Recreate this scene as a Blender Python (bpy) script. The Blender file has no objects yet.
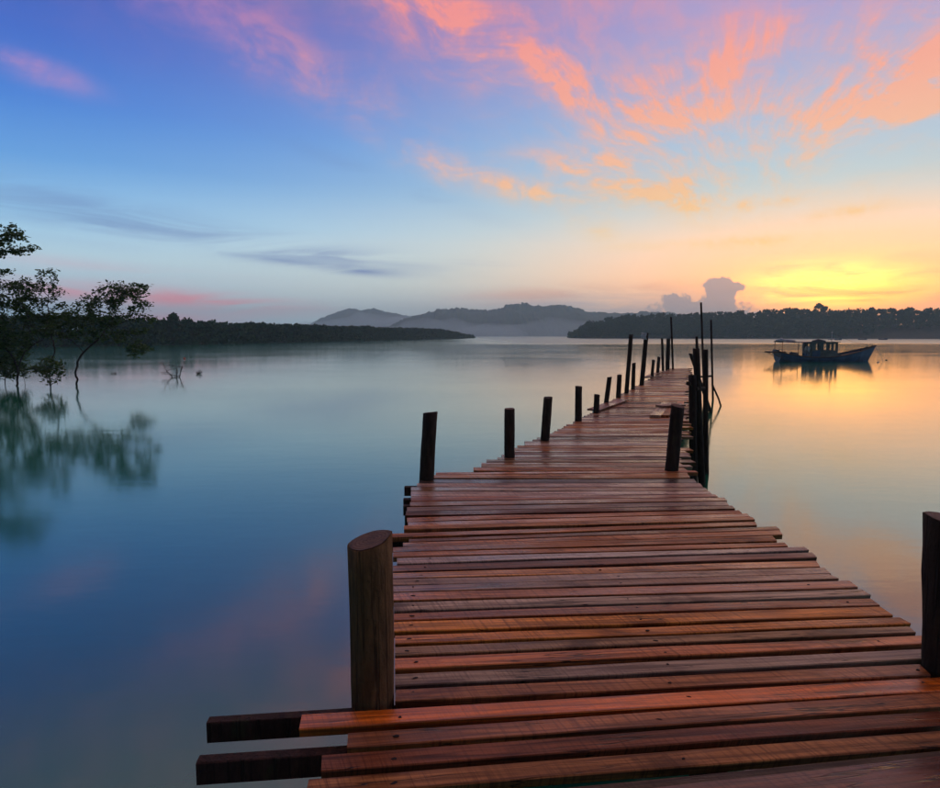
import bpy, math, random
import numpy as np
from mathutils import Vector, Matrix

random.seed(7)
rng = np.random.default_rng(11)
S = bpy.context.scene
COL = S.collection
R = math.radians

# ------------------------------------------------------------------ camera
FPX, PW, PH = 627.0, 940.0, 788.0        # focal length in photo pixels
CAM_H = 2.6                              # above the water
DECK = 1.1                               # deck level above the water
HORIZON = 335.0
PITCH = math.atan((PH / 2 - HORIZON) / FPX)
cam_d = bpy.data.cameras.new('camera')
cam_d.sensor_width = 36.0
cam_d.lens = 36.0 * FPX / PW
cam_d.clip_start = 0.05
cam_d.clip_end = 20000
cam = bpy.data.objects.new('camera', cam_d)
COL.objects.link(cam)
cam.location = (0, 0, CAM_H)
cam.rotation_euler = (math.pi / 2 - PITCH, 0, 0)
S.camera = cam

def ray(px, py):
    u = (px - PW / 2) / FPX
    v = (PH / 2 - py) / FPX
    cp, sp = math.cos(PITCH), math.sin(PITCH)
    return Vector((u, cp + v * sp, -sp + v * cp))

def at_z(px, py, z):
    d = ray(px, py)
    t = (z - CAM_H) / d.z
    return Vector((0, 0, CAM_H)) + d * t

def at_y(px, py, y):
    d = ray(px, py)
    return Vector((0, 0, CAM_H)) + d * (y / d.y)

def az_el(px, py):
    d = ray(px, py).normalized()
    return math.degrees(math.atan2(d.x, d.y)), math.degrees(math.asin(d.z))

def lin(r, g, b):
    f = lambda c: (c / 255 / 12.92) if c <= 10 else ((c / 255 + 0.055) / 1.055) ** 2.4
    return (f(r), f(g), f(b))

# ------------------------------------------------------------------ node helper
class N:
    """small wrapper: arithmetic on sockets builds math nodes"""
    def __init__(self, tree): self.t = tree
    def new(self, kind, **kw):
        n = self.t.nodes.new(kind)
        for k, v in kw.items(): setattr(n, k, v)
        return n
    def put(self, sock, v):
        if isinstance(v, E): v = v.s
        if isinstance(v, (int, float)):
            sock.default_value = v if sock.type == 'VALUE' else (v,) * len(sock.default_value)
        elif isinstance(v, (tuple, list)):
            sock.default_value = tuple(v) + ((1.0,) if sock.type == 'RGBA' and len(v) == 3 else ())
        else: self.t.links.new(v, sock)
    def math(self, op, a, b=0.0, c=0.0, clamp=False):
        n = self.new('ShaderNodeMath', operation=op, use_clamp=clamp)
        self.put(n.inputs[0], a); self.put(n.inputs[1], b); self.put(n.inputs[2], c)
        return E(self, n.outputs[0])
    def mix(self, f, a, b, kind='MIX'):
        n = self.new('ShaderNodeMix', data_type='RGBA', blend_type=kind)
        self.put(n.inputs['Factor'], f)
        self.put(n.inputs[6], a); self.put(n.inputs[7], b)
        return E(self, n.outputs[2])
    def ramp(self, f, stops, interp='LINEAR'):
        n = self.new('ShaderNodeValToRGB')
        cr = n.color_ramp; cr.interpolation = interp
        while len(cr.elements) < len(stops): cr.elements.new(0.5)
        for e, (p, c) in zip(cr.elements, stops):
            e.position = p
            e.color = tuple(c) + (1,) if len(c) == 3 else c
        self.put(n.inputs[0], f)
        return E(self, n.outputs[0])
    def sstep(self, f, a, b):
        n = self.new('ShaderNodeMapRange', interpolation_type='SMOOTHSTEP')
        self.put(n.inputs[0], f); self.put(n.inputs[1], a); self.put(n.inputs[2], b)
        return E(self, n.outputs[0])
    def noise(self, vec, scale, detail=4, rough=0.5, distort=0.0, lac=2.0):
        n = self.new('ShaderNodeTexNoise', noise_dimensions='3D')
        if vec is not None: self.put(n.inputs['Vector'], vec)
        n.inputs['Scale'].default_value = scale; n.inputs['Detail'].default_value = detail
        n.inputs['Roughness'].default_value = rough; n.inputs['Distortion'].default_value = distort
        n.inputs['Lacunarity'].default_value = lac
        return E(self, n.outputs['Fac'])
    def xyz(self, x, y, z):
        n = self.new('ShaderNodeCombineXYZ')
        self.put(n.inputs[0], x); self.put(n.inputs[1], y); self.put(n.inputs[2], z)
        return E(self, n.outputs[0])
    def sep(self, v):
        n = self.new('ShaderNodeSeparateXYZ'); self.put(n.inputs[0], v)
        return [E(self, o) for o in n.outputs]

class E:
    def __init__(self, n, s): self.n, self.s = n, s
    def __add__(self, o): return self.n.math('ADD', self, o)
    __radd__ = __add__
    def __sub__(self, o): return self.n.math('SUBTRACT', self, o)
    def __rsub__(self, o): return self.n.math('SUBTRACT', o, self)
    def __mul__(self, o): return self.n.math('MULTIPLY', self, o)
    __rmul__ = __mul__
    def __truediv__(self, o): return self.n.math('DIVIDE', self, o)
    def exp(self): return self.n.math('EXPONENT', self)
    def clamp(self): return self.n.math('ADD', self, 0.0, clamp=True)

# ------------------------------------------------------------------ world: dusk sky
SUN_AZ, SUN_EL = az_el(828, 292)
W = bpy.data.worlds.new('World'); S.world = W; W.use_nodes = True
wt = W.node_tree; wt.nodes.clear()
n = N(wt)
tc = n.new('ShaderNodeTexCoord')
dx, dy, dz = n.sep(tc.outputs['Generated'])
el = n.math('ARCSINE', dz) * 57.2958
az = n.math('ARCTAN2', dx, dy) * 57.2958
daz = n.math('ARCCOSINE', n.math('COSINE', (az - SUN_AZ) * 0.0174533) * 0.9999) * 57.2958
ael = n.math('ABSOLUTE', el)
h = (ael / 90.0)
def deg(stops): return [(e / 90.0, lin(*c)) for e, c in stops]
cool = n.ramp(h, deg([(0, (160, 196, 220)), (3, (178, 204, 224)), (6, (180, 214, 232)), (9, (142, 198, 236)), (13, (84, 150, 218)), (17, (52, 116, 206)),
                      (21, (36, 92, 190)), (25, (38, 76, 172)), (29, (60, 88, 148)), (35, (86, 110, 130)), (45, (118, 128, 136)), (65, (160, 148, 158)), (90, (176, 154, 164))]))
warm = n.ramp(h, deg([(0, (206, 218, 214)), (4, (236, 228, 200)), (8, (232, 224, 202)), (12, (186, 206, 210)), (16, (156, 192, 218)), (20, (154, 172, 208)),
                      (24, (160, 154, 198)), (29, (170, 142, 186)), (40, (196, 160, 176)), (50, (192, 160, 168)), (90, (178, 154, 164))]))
wfac = (n.math('POWER', daz / 41.0, 2.0) * -1.0).exp()
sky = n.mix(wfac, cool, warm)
# ruddy streaks of the sky around the low sun
AE = n.xyz(az, el, 0.0)
def noise2(vec, scale, detail, rough, distort=0.0):
    t = n.new('ShaderNodeTexNoise', noise_dimensions='2D')
    n.put(t.inputs['Vector'], vec); t.inputs['Scale'].default_value = scale; t.inputs['Detail'].default_value = detail
    t.inputs['Roughness'].default_value = rough; t.inputs['Distortion'].default_value = distort
    return E(n, t.outputs['Fac'])
def ell(a0, e0, sa, se, rot=0.0, kind='QUADRATIC_SPHERE'):
    """soft ellipse in azimuth and elevation: 1 at its centre"""
    m = n.new('ShaderNodeMapping', vector_type='TEXTURE'); n.put(m.inputs['Vector'], AE)
    m.inputs['Location'].default_value = (a0, e0, 0); m.inputs['Rotation'].default_value = (0, 0, R(rot))
    m.inputs['Scale'].default_value = (sa, se, 1)
    g = n.new('ShaderNodeTexGradient', gradient_type=kind); wt.links.new(m.outputs[0], g.inputs[0])
    return E(n, g.outputs['Fac'])
def gauss(a0, e0, sa, se, rot=0.0): return ell(a0, e0, sa * 2.3, se * 2.3, rot)
PXD = 0.0875
def blobs_sum(lst):
    acc = 0.0
    for (px, py, lx, ly, rot, k) in lst:
        a, e = az_el(px, py)
        acc = n.math('MULTIPLY_ADD', gauss(a, e, lx * PXD, ly * PXD, -rot), k, acc)
    return acc
streak = noise2(n.xyz(az * 0.11, el * 0.75, 0.0), 1.0, 5, 0.62, 0.5)
glow_wide = gauss(SUN_AZ + 2, SUN_EL - 0.8, 18, 4.8)
sky = n.mix(glow_wide * 0.95, sky, (2.7, 0.76, 0.0))
glow = gauss(SUN_AZ, SUN_EL + 0.2, 6.5, 2.2) * n.sstep(streak, 0.2, 0.7)
core = gauss(SUN_AZ, SUN_EL + 0.3, 4.0, 1.25) * n.sstep(streak, 0.25, 0.6)
# --- high thin cloud, lit pink and salmon from below the horizon
# fibres fan out from one point of the sky, as parallel cirrus does in perspective
fa, fe = az_el(745, 215)
fu = az - fa; fv = el - fe
rho = n.math('SQRT', fu * fu + fv * fv + 50.0)
warp = noise2(AE, 0.09, 2, 0.5)
fan = n.noise(n.xyz(fu / rho * 4.6 + warp * 1.6, fv / rho * 4.6 + warp, rho * 0.10 + warp * 1.5), 1.0, 7, 0.6, 0.15)
iso = noise2(n.xyz(az * 0.2 + warp * 2.0, el * 0.42 + az * 0.06 + warp, 0.0), 1.0, 7, 0.6, 0.2)
cn = fan * 0.5 + iso * 0.5
fine = n.noise(n.xyz(fu / rho * 17.0 + warp * 3.0, fv / rho * 17.0, rho * 0.22 + warp * 4.0), 1.0, 4, 0.62, 0.2)
fib = n.sstep(cn, 0.38, 0.72) * (n.sstep(fine, 0.28, 0.68) * 0.6 + 0.4)
mass = blobs_sum([(a_, b_, c_ * 1.25, d_ * 1.45, e_, f_ * 1.3) for (a_, b_, c_, d_, e_, f_) in (
         (470, 46, 100, 22, 24, 0.85), (530, 66, 60, 13, 22, 0.7), (610, 104, 62, 10, 18, 1.0), (420, 4, 60, 16, 15, 0.25), (560, 20, 90, 20, 8, 0.4),
         (690, 92, 60, 22, -30, 0.8), (640, 140, 40, 22, -50, 0.6), (505, 184, 64, 8, 14, 1.3), (655, 190, 58, 12, 16, 1.4), (600, 172, 70, 9, 10, 0.7),
         (905, 104, 85, 26, -12, 1.5), (935, 50, 80, 18, -14, 0.9), (800, 50, 100, 24, -16, 0.5), (250, 46, 90, 14, 18, 0.5), (330, 80, 90, 14, 28, 0.35),
         (18, 63, 32, 6, 10, 0.9), (598, 228, 22, 6, 10, 0.9), (848, 212, 40, 4, -4, 0.7), (735, 243, 60, 3, 0, 1.3), (770, 204, 26, 3, 0, 0.6))])
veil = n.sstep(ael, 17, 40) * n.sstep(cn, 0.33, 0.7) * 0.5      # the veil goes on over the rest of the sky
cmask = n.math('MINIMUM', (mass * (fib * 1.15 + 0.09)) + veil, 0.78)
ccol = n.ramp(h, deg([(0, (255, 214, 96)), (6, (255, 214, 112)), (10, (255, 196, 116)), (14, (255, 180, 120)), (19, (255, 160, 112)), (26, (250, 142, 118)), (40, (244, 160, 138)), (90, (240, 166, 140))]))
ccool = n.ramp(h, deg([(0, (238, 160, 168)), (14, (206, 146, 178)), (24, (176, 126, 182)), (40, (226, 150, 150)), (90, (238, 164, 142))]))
cfac = n.sstep(daz, 62, 30)
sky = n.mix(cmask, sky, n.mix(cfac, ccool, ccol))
# --- low dusty-blue and pink bands on the side away from the sun
lowf = noise2(n.xyz(az * 0.06, el * 0.55, 0.0), 1.0, 5, 0.62, 0.6)
lm = blobs_sum([(120, 226, 190, 13, 5, 0.5), (330, 256, 90, 8, 6, 0.5), (285, 261, 50, 4, 6, 0.5), (360, 271, 34, 4, 4, 0.8), (60, 198, 110, 14, 8, 0.4), (370, 175, 110, 7, 18, 0.25), (480, 262, 30, 3, 4, 0.5)])
sky = n.mix(n.math('MINIMUM', lm * n.sstep(lowf, 0.32, 0.64), 0.85), sky, lin(98, 124, 180))
pm = blobs_sum([(215, 302, 70, 7, 3, 1.2), (170, 318, 60, 6, 0, 0.8), (80, 292, 80, 9, 2, 0.7), (530, 299, 55, 7, -2, 1.2), (640, 288, 80, 6, 0, 0.6), (60, 262, 120, 5, 4, 0.25)])
sky = n.mix(n.math('MINIMUM', pm * n.sstep(lowf, 0.25, 0.6), 0.9), sky, n.mix(n.sstep(az, -14, 4), lin(240, 146, 160), lin(255, 168, 120)))
# --- blue-grey bank near the horizon left of the sun and its cumulus heads
grey_bank = blobs_sum([(560, 310, 140, 15, 0, 0.9)])
sky = n.mix(grey_bank * n.sstep(lowf, 0.1, 0.5), sky, lin(156, 168, 190))
puff = noise2(n.xyz(az * 0.8, el * 0.8, 0.0), 1.0, 5, 0.56)
cum = 0.0
for (px, py, rx, ry) in [(678, 306, 20, 12), (721, 292, 15, 12), (735, 287, 8, 5), (702, 313, 48, 12), (715, 306, 22, 13)]:
    a, e = az_el(px, py)
    cum = n.math('SMOOTH_MAX', ell(a, e, rx * PXD * 2, ry * PXD * 2, 0, 'SPHERICAL'), cum, 0.12)
cm = n.sstep(cum + (puff - 0.5) * 0.75, 0.43, 0.56) * 0.85
def vadd(a, b): return n.mix(1.0, a, b, 'ADD')
def vscale(col, f): return n.mix(1.0, col, n.xyz(f, f, f), 'MULTIPLY')
sky = vadd(sky, vscale(n.mix(0.0, (1.7, 0.45, 0.0), (0, 0, 0)), glow))
sky = vadd(sky, vscale(n.mix(0.0, (4.2, 2.2, 0.12), (0, 0, 0)), core))
sky = n.mix(cm, sky, lin(164, 148, 156))
# the sky darkens towards the side opposite the sun
dusk = n.math('SUBTRACT', 1.0, n.sstep(daz, 70, 150) * 0.76)
sky = vscale(sky, dusk)
# a little of the physical sky underneath, same sun direction
ns = n.new('ShaderNodeTexSky', sky_type='NISHITA', sun_disc=False)
ns.sun_elevation = R(SUN_EL); ns.sun_rotation = R(SUN_AZ); ns.altitude = 0
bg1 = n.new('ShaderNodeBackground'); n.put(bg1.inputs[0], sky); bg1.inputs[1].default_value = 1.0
bg2 = n.new('ShaderNodeBackground'); wt.links.new(ns.outputs[0], bg2.inputs[0]); bg2.inputs[1].default_value = 0.003
ad = n.new('ShaderNodeAddShader'); wt.links.new(bg1.outputs[0], ad.inputs[0]); wt.links.new(bg2.outputs[0], ad.inputs[1])
wo = n.new('ShaderNodeOutputWorld'); wt.links.new(ad.outputs[0], wo.inputs[0])
W.cycles.sampling_method = 'MANUAL'; W.cycles.sample_map_resolution = 1024

# ------------------------------------------------------------------ sun lamp (veiled, at the horizon)
sl = bpy.data.lights.new('sun', 'SUN'); sl.energy = 0.07; sl.angle = R(32); sl.color = (1.0, 0.62, 0.28)
sun = bpy.data.objects.new('sun', sl); COL.objects.link(sun)
sd = Vector((math.sin(R(SUN_AZ)) * math.cos(R(SUN_EL)), math.cos(R(SUN_AZ)) * math.cos(R(SUN_EL)), math.sin(R(SUN_EL))))
sun.rotation_euler = sd.to_track_quat('Z', 'Y').to_euler()

S.view_settings.view_transform = 'Standard'; S.view_settings.look = 'None'
S.view_settings.exposure = 0.25; S.view_settings.gamma = 1.0
S.view_settings.use_curve_mapping = False
S.render.engine = 'CYCLES'
cy = S.cycles
cy.use_denoising = True
cy.use_adaptive_sampling = True; cy.adaptive_threshold = 0.03
try: cy.denoiser = 'OPENIMAGEDENOISE'
except Exception: pass
cy.max_bounces = 6; cy.diffuse_bounces = 2; cy.glossy_bounces = 4; cy.transmission_bounces = 2; cy.volume_bounces = 1
cy.sample_clamp_indirect = 6.0
cy.caustics_reflective = False; cy.caustics_refractive = False

# ------------------------------------------------------------------ object helpers
def mesh_obj(name, verts, faces, mat, parent=None, smooth=False, mats=None, face_mat=None):
    me = bpy.data.meshes.new(name)
    me.from_pydata([tuple(v) for v in verts], [], faces)
    if mats:
        for m in mats: me.materials.append(m)
        if face_mat is not None: me.polygons.foreach_set('material_index', face_mat)
    elif mat: me.materials.append(mat)
    if smooth: me.polygons.foreach_set('use_smooth', [True] * len(me.polygons))
    me.update()
    o = bpy.data.objects.new(name, me); COL.objects.link(o)
    if parent: o.parent = parent
    return o

def np_obj(name, V, F, mat, parent=None, smooth=False):
    """V (n,3) array, F (m,k) array of equal polygons"""
    me = bpy.data.meshes.new(name)
    V = np.asarray(V, dtype=np.float32); F = np.asarray(F, dtype=np.int32)
    k = F.shape[1]
    me.vertices.add(len(V)); me.vertices.foreach_set('co', V.ravel())
    me.loops.add(F.size); me.loops.foreach_set('vertex_index', F.ravel())
    me.polygons.add(len(F)); me.polygons.foreach_set('loop_start', np.arange(len(F), dtype=np.int32) * k)
    me.materials.append(mat)
    if smooth: me.polygons.foreach_set('use_smooth', np.ones(len(F), dtype=bool))
    me.update(calc_edges=True); me.validate()
    o = bpy.data.objects.new(name, me); COL.objects.link(o)
    if parent: o.parent = parent
    return o

def empty(name, loc=(0, 0, 0)):
    o = bpy.data.objects.new(name, None); COL.objects.link(o)
    o.location = loc; o.empty_display_size = 0.2
    return o

def tag(o, label=None, cat=None, group=None, kind=None):
    if label: o['label'] = label
    if cat: o['category'] = cat
    if group: o['group'] = group
    if kind: o['kind'] = kind
    return o

def tube(pts, radii, sides=8, cap=True, jitter=0.0, rnd=random):
    """closed tapered tube along points; returns verts, faces"""
    pts = [Vector(p) for p in pts]
    V, F = [], []
    up = Vector((0.13, 0.97, 0.2))
    for i, p in enumerate(pts):
        d = (pts[min(i + 1, len(pts) - 1)] - pts[max(i - 1, 0)])
        d = d.normalized() if d.length > 1e-9 else Vector((0, 0, 1))
        a = d.cross(up)
        if a.length < 1e-3: a = d.cross(Vector((1, 0, 0)))
        a.normalize(); b = d.cross(a)
        for k in range(sides):
            t = 2 * math.pi * k / sides
            r = radii[i] * (1 + rnd.uniform(-jitter, jitter))
            V.append(p + a * math.cos(t) * r + b * math.sin(t) * r)
    for i in range(len(pts) - 1):
        for k in range(sides):
            a0 = i * sides + k; a1 = i * sides + (k + 1) % sides
            F.append((a0, a0 + sides, a1 + sides, a1))
    if cap:
        F.append(tuple(range(sides)))
        F.append(tuple(reversed(range((len(pts) - 1) * sides, len(pts) * sides))))
    return V, F

def box_v(c, sx, sy, sz):
    x, y, z = c
    V = [(x + i * sx / 2, y + j * sy / 2, z + k * sz / 2) for i in (-1, 1) for j in (-1, 1) for k in (-1, 1)]
    F = [(0, 1, 3, 2), (4, 6, 7, 5), (0, 4, 5, 1), (2, 3, 7, 6), (0, 2, 6, 4), (1, 5, 7, 3)]
    return V, F

def join(parts):
    V, F = [], []
    for v, f in parts:
        b = len(V); V += list(v); F += [tuple(i + b for i in q) for q in f]
    return V, F

# ------------------------------------------------------------------ materials
def material(name):
    m = bpy.data.materials.new(name); m.use_nodes = True
    t = m.node_tree; t.nodes.clear()
    k = N(t)
    out = k.new('ShaderNodeOutputMaterial'); b = k.new('ShaderNodeBsdfPrincipled')
    t.links.new(b.outputs[0], out.inputs[0])
    return m, k, b

def set_bump(k, b, hgt, strength, dist):
    bp = k.new('ShaderNodeBump'); bp.inputs['Strength'].default_value = strength; bp.inputs['Distance'].default_value = dist
    k.put(bp.inputs['Height'], hgt); k.t.links.new(bp.outputs[0], b.inputs['Normal'])

def simple(name, col, rough=0.6, noise_scale=6.0, var=0.35, metallic=0.0):
    m, k, b = material(name)
    tcn = k.new('ShaderNodeTexCoord')
    f = k.noise(tcn.outputs['Object'], noise_scale, 5, 0.6)
    c2 = tuple(c * (1 - var) for c in col); c3 = tuple(min(1, c * (1 + var)) for c in col)
    k.put(b.inputs['Base Color'], k.mix(k.sstep(f, 0.3, 0.7), c2, c3))
    b.inputs['Roughness'].default_value = rough; b.inputs['Metallic'].default_value = metallic
    return m

def wood_material(name, wet=1.0):
    """sawn hardwood board; tone comes from each board's own object colour"""
    m, k, b = material(name)
    oi = k.new('ShaderNodeObjectInfo'); tcn = k.new('ShaderNodeTexCoord')
    off = k.new('ShaderNodeVectorMath', operation='ADD')
    k.t.links.new(tcn.outputs['Object'], off.inputs[0])
    rnd = E(k, oi.outputs['Random'])
    k.put(off.inputs[1], k.xyz(rnd * 37.0, rnd * 91.0, rnd * 13.0))
    ox, oy, oz = k.sep(off.outputs[0])
    g1 = k.noise(k.xyz(ox * 1.3, oy * 38.0, oz * 38.0), 1.0, 6, 0.6, 0.6)          # long grain
    g2 = k.noise(k.xyz(ox * 5.0, oy * 190.0, oz * 190.0), 1.0, 3, 0.6)             # fine fibres
    saw = k.noise(k.xyz((ox + oy * 0.3) * 78.0, oy * 2.0, oz), 1.0, 4, 0.8)      # saw marks across the board
    blot = k.noise(k.xyz(ox * 1.6, oy * 5.0, oz * 3.0), 1.0, 5, 0.62, 0.5)         # stains
    damp0 = k.noise(k.xyz(ox * 1.1, oy * 1.5, oz + 20.0), 1.0, 3, 0.6)
    worn = k.noise(k.xyz(ox * 0.8, oy * 2.0, oz + 5.0), 1.0, 6, 0.65)              # weathered, silvered patches
    knotn = k.new('ShaderNodeTexVoronoi'); knotn.inputs['Scale'].default_value = 1.0
    k.put(knotn.inputs['Vector'], k.xyz(ox * 0.75, oy * 3.2, 0.0))
    kd = E(k, knotn.outputs['Distance'])
    knot = k.sstep(kd + (g1 - 0.5) * 0.12, 0.15, 0.03)
    cr_ = k.noise(k.xyz(ox * 0.9, oy * 17.0, oz * 17.0 + 40.0), 1.0, 3, 0.55)
    crack = k.sstep(k.math('ABSOLUTE', cr_ - 0.5), 0.014, 0.004) * k.sstep(k.noise(k.xyz(ox * 1.5, oy * 4.0, oz + 60.0), 1.0, 2, 0.5), 0.48, 0.6)
    base = oi.outputs['Color']
    bright = k.mix(1.0, base, (1.6, 1.65, 1.5), 'MULTIPLY')
    dark = k.mix(1.0, base, (0.36, 0.32, 0.32), 'MULTIPLY')
    c = k.mix(k.sstep(g1, 0.3, 0.7), dark, bright)
    c = k.mix(k.sstep(g2, 0.55, 0.85) * 0.5, c, dark)
    c = k.mix(k.sstep(saw, 0.46, 0.64) * 0.7 * k.sstep(damp0, 0.3, 0.55), c, dark)
    c = k.mix(k.sstep(blot, 0.52, 0.7) * 0.75, c, k.mix(1.0, base, (0.2, 0.16, 0.16), 'MULTIPLY'))
    c = k.mix(k.sstep(worn, 0.58, 0.74) * 0.4, c, (0.26, 0.2, 0.17))
    c = k.mix(knot * 0.85, c, k.mix(1.0, base, (0.16, 0.11, 0.1), 'MULTIPLY'))
    c = k.mix(crack * 0.85, c, (0.012, 0.007, 0.006))
    k.put(b.inputs['Base Color'], c)
    damp = k.noise(k.xyz(ox * 0.9, oy * 2.5, oz + 9.0), 1.0, 4, 0.6)
    k.put(b.inputs['Roughness'], (k.sstep(damp, 0.38, 0.62) * 0.34 + 0.15) + g2 * 0.14)
    k.put(b.inputs['Specular IOR Level'], (k.sstep(rnd, 0.4, 0.65) * 0.42 + 0.16) * wet)
    hgt = g1 * 0.5 + g2 * 0.35 + saw * 0.35 - knot * 0.6 - crack * 1.6
    set_bump(k, b, hgt, 0.55, 0.004)
    return m

def post_material(name, col, col2, wet_to=None):
    m, k, b = material(name)
    tcn = k.new('ShaderNodeTexCoord'); oi = k.new('ShaderNodeObjectInfo')
    off = k.new('ShaderNodeVectorMath', operation='ADD'); k.t.links.new(tcn.outputs['Object'], off.inputs[0])
    r = E(k, oi.outputs['Random']); k.put(off.inputs[1], k.xyz(r * 17.0, r * 31.0, r * 5.0))
    ox, oy, oz = k.sep(off.outputs[0])
    g = k.noise(k.xyz(ox * 26.0, oy * 26.0, oz * 6.0), 1.0, 6, 0.65, 0.4)
    f = k.noise(k.xyz(ox * 90.0, oy * 90.0, oz * 50.0), 1.0, 4, 0.7)
    p = k.noise(k.xyz(ox * 5.0, oy * 5.0, oz * 2.5), 1.0, 4, 0.6)
    moss = k.noise(k.xyz(ox * 9.0, oy * 9.0, oz * 4.0 + 3.0), 1.0, 6, 0.7)
    c = k.mix(k.sstep(g, 0.3, 0.7), tuple(x * 0.4 for x in col), col)
    c = k.mix(k.sstep(p, 0.45, 0.7) * 0.7, c, col2)
    c = k.mix(k.sstep(f, 0.6, 0.78) * 0.8, c, tuple(x * 0.15 for x in col))
    c = k.mix(k.sstep(moss, 0.55, 0.7) * 0.35, c, (0.06, 0.065, 0.02))
    ch = k.noise(k.xyz(ox * 24.0, oy * 24.0, oz * 0.45), 1.0, 2, 0.5)
    chk = k.sstep(k.math('ABSOLUTE', ch - 0.5), 0.02, 0.005) * 0.6
    c = k.mix(chk * 0.85, c, (0.008, 0.006, 0.005))
    k.put(b.inputs['Base Color'], c)
    b.inputs['Roughness'].default_value = 0.78; b.inputs['Specular IOR Level'].default_value = 0.25
    set_bump(k, b, g * 0.7 + f * 0.5 - chk * 0.9, 1.0, 0.022)
    return m

def end_grain_material(name):
    m, k, b = material(name)
    tcn = k.new('ShaderNodeTexCoord')
    ox, oy, oz = k.sep(tcn.outputs['Object'])
    rr = k.math('SQRT', ox * ox + oy * oy)
    w = k.noise(k.xyz(ox * 9.0, oy * 9.0, 0.0), 1.0, 3, 0.6)
    ring = k.math('SINE', rr * 420.0 + w * 9.0) * 0.5 + 0.5
    f = k.noise(k.xyz(ox * 60.0, oy * 60.0, oz * 60.0), 1.0, 4, 0.7)
    bl = k.noise(k.xyz(ox * 16.0, oy * 22.0, 2.0), 1.0, 5, 0.65)
    c = k.mix(ring * 0.2 + f * 0.4 + k.sstep(bl, 0.35, 0.65) * 0.4, (0.02, 0.012, 0.009), (0.2, 0.1, 0.055))
    k.put(b.inputs['Base Color'], c); b.inputs['Roughness'].default_value = 0.8
    set_bump(k, b, ring * 0.4 + f * 0.6, 0.6, 0.006)
    return m

def leaf_material(name, c1, c2, trans=0.25):
    m, k, b = material(name)
    geo = k.new('ShaderNodeNewGeometry')
    r = E(k, geo.outputs['Random Per Island'])
    k.put(b.inputs['Base Color'], k.mix(r, c1, c2))
    b.inputs['Roughness'].default_value = 0.5 if trans else 0.95
    b.inputs['Specular IOR Level'].default_value = 0.25 if trans else 0.0
    if trans:
        tr = k.new('ShaderNodeBsdfTranslucent'); k.put(tr.inputs[0], k.mix(r, c1, c2))
        mx = k.new('ShaderNodeMixShader'); mx.inputs[0].default_value = trans
        out = [q for q in k.t.nodes if q.type == 'OUTPUT_MATERIAL'][0]
        k.t.links.new(b.outputs[0], mx.inputs[1]); k.t.links.new(tr.outputs[0], mx.inputs[2]); k.t.links.new(mx.outputs[0], out.inputs[0])
    return m

M_plank = wood_material('sawn_board')
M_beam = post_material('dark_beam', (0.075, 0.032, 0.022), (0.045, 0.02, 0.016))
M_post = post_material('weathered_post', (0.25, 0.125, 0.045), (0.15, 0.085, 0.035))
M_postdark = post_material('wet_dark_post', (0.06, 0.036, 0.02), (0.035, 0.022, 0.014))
M_end = end_grain_material('post_end_grain')
M_nail = simple('rusty_nail', (0.012, 0.008, 0.007), 0.95, 60)
M_bark = simple('mangrove_bark', (0.04, 0.028, 0.02), 0.85, 9)
M_leaf = leaf_material('mangrove_leaf', (0.04, 0.085, 0.022), (0.10, 0.17, 0.04), 0.4)
M_leaf2 = leaf_material('shrub_leaf', (0.04, 0.075, 0.012), (0.10, 0.15, 0.03))
M_far = leaf_material('far_canopy', (0.016, 0.045, 0.016), (0.045, 0.095, 0.03), 0.0)
M_soil = simple('bank_soil', (0.05, 0.045, 0.03), 0.9, 0.2)

# ------------------------------------------------------------------ water
def water_material():
    m, k, b = material('still_water')
    geo = k.new('ShaderNodeNewGeometry')
    px, py, pz = k.sep(geo.outputs['Position'])
    b.inputs['Base Color'].default_value = (0.010, 0.155, 0.08, 1)
    b.inputs['IOR'].default_value = 2.4
    # breeze on the far reach of the channel
    edge = k.noise(k.xyz(px * 0.008, py * 0.02, 0.0), 1.0, 4, 0.55)
    breeze = k.sstep(py + (edge - 0.5) * 60.0 - px * 0.03, 165.0, 205.0) * k.sstep(px + (edge - 0.5) * 40.0 + py * 0.02, -8.0, 30.0)
    pat = k.noise(k.xyz(px * 0.05, py * 0.12, 2.0), 1.0, 5, 0.6)
    k.put(b.inputs['Roughness'], (k.sstep(pat, 0.3, 0.7) * 0.04 + 0.07) + breeze * 0.22)
    swell = k.noise(k.xyz(px * 0.55, py * 1.3, 0.0), 1.0, 3, 0.5)
    rip = k.noise(k.xyz(px * 2.6, py * 6.0, 4.0), 1.0, 3, 0.55)
    hgt = swell * 0.5 + rip * 0.2
    amp = pat * 0.5 + 0.5 + breeze * 14.0
    bp = k.new('ShaderNodeBump'); bp.inputs['Distance'].default_value = 0.006
    bp.inputs['Strength'].default_value = 1.0
    k.put(bp.inputs['Height'], hgt * amp); k.t.links.new(bp.outputs[0], b.inputs['Normal'])
    return m
M_water = water_material()
WX, WY0, WY1 = 1700, -250, 2850
water = mesh_obj('water', [(-WX, WY0, 0), (WX, WY0, 0), (WX, WY1, 0), (-WX, WY1, 0)], [(0, 1, 2, 3)], M_water)
tag(water, 'smooth long still water of the wide channel', None, kind='structure')

# ------------------------------------------------------------------ far land
def vnoise(x, seed=0):
    """smooth 1-D value noise"""
    r = np.random.default_rng(seed); tab = r.random(512)
    i = np.floor(x).astype(int); f = x - i; f = f * f * (3 - 2 * f)
    return tab[i % 512] * (1 - f) + tab[(i + 1) % 512] * f

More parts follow.
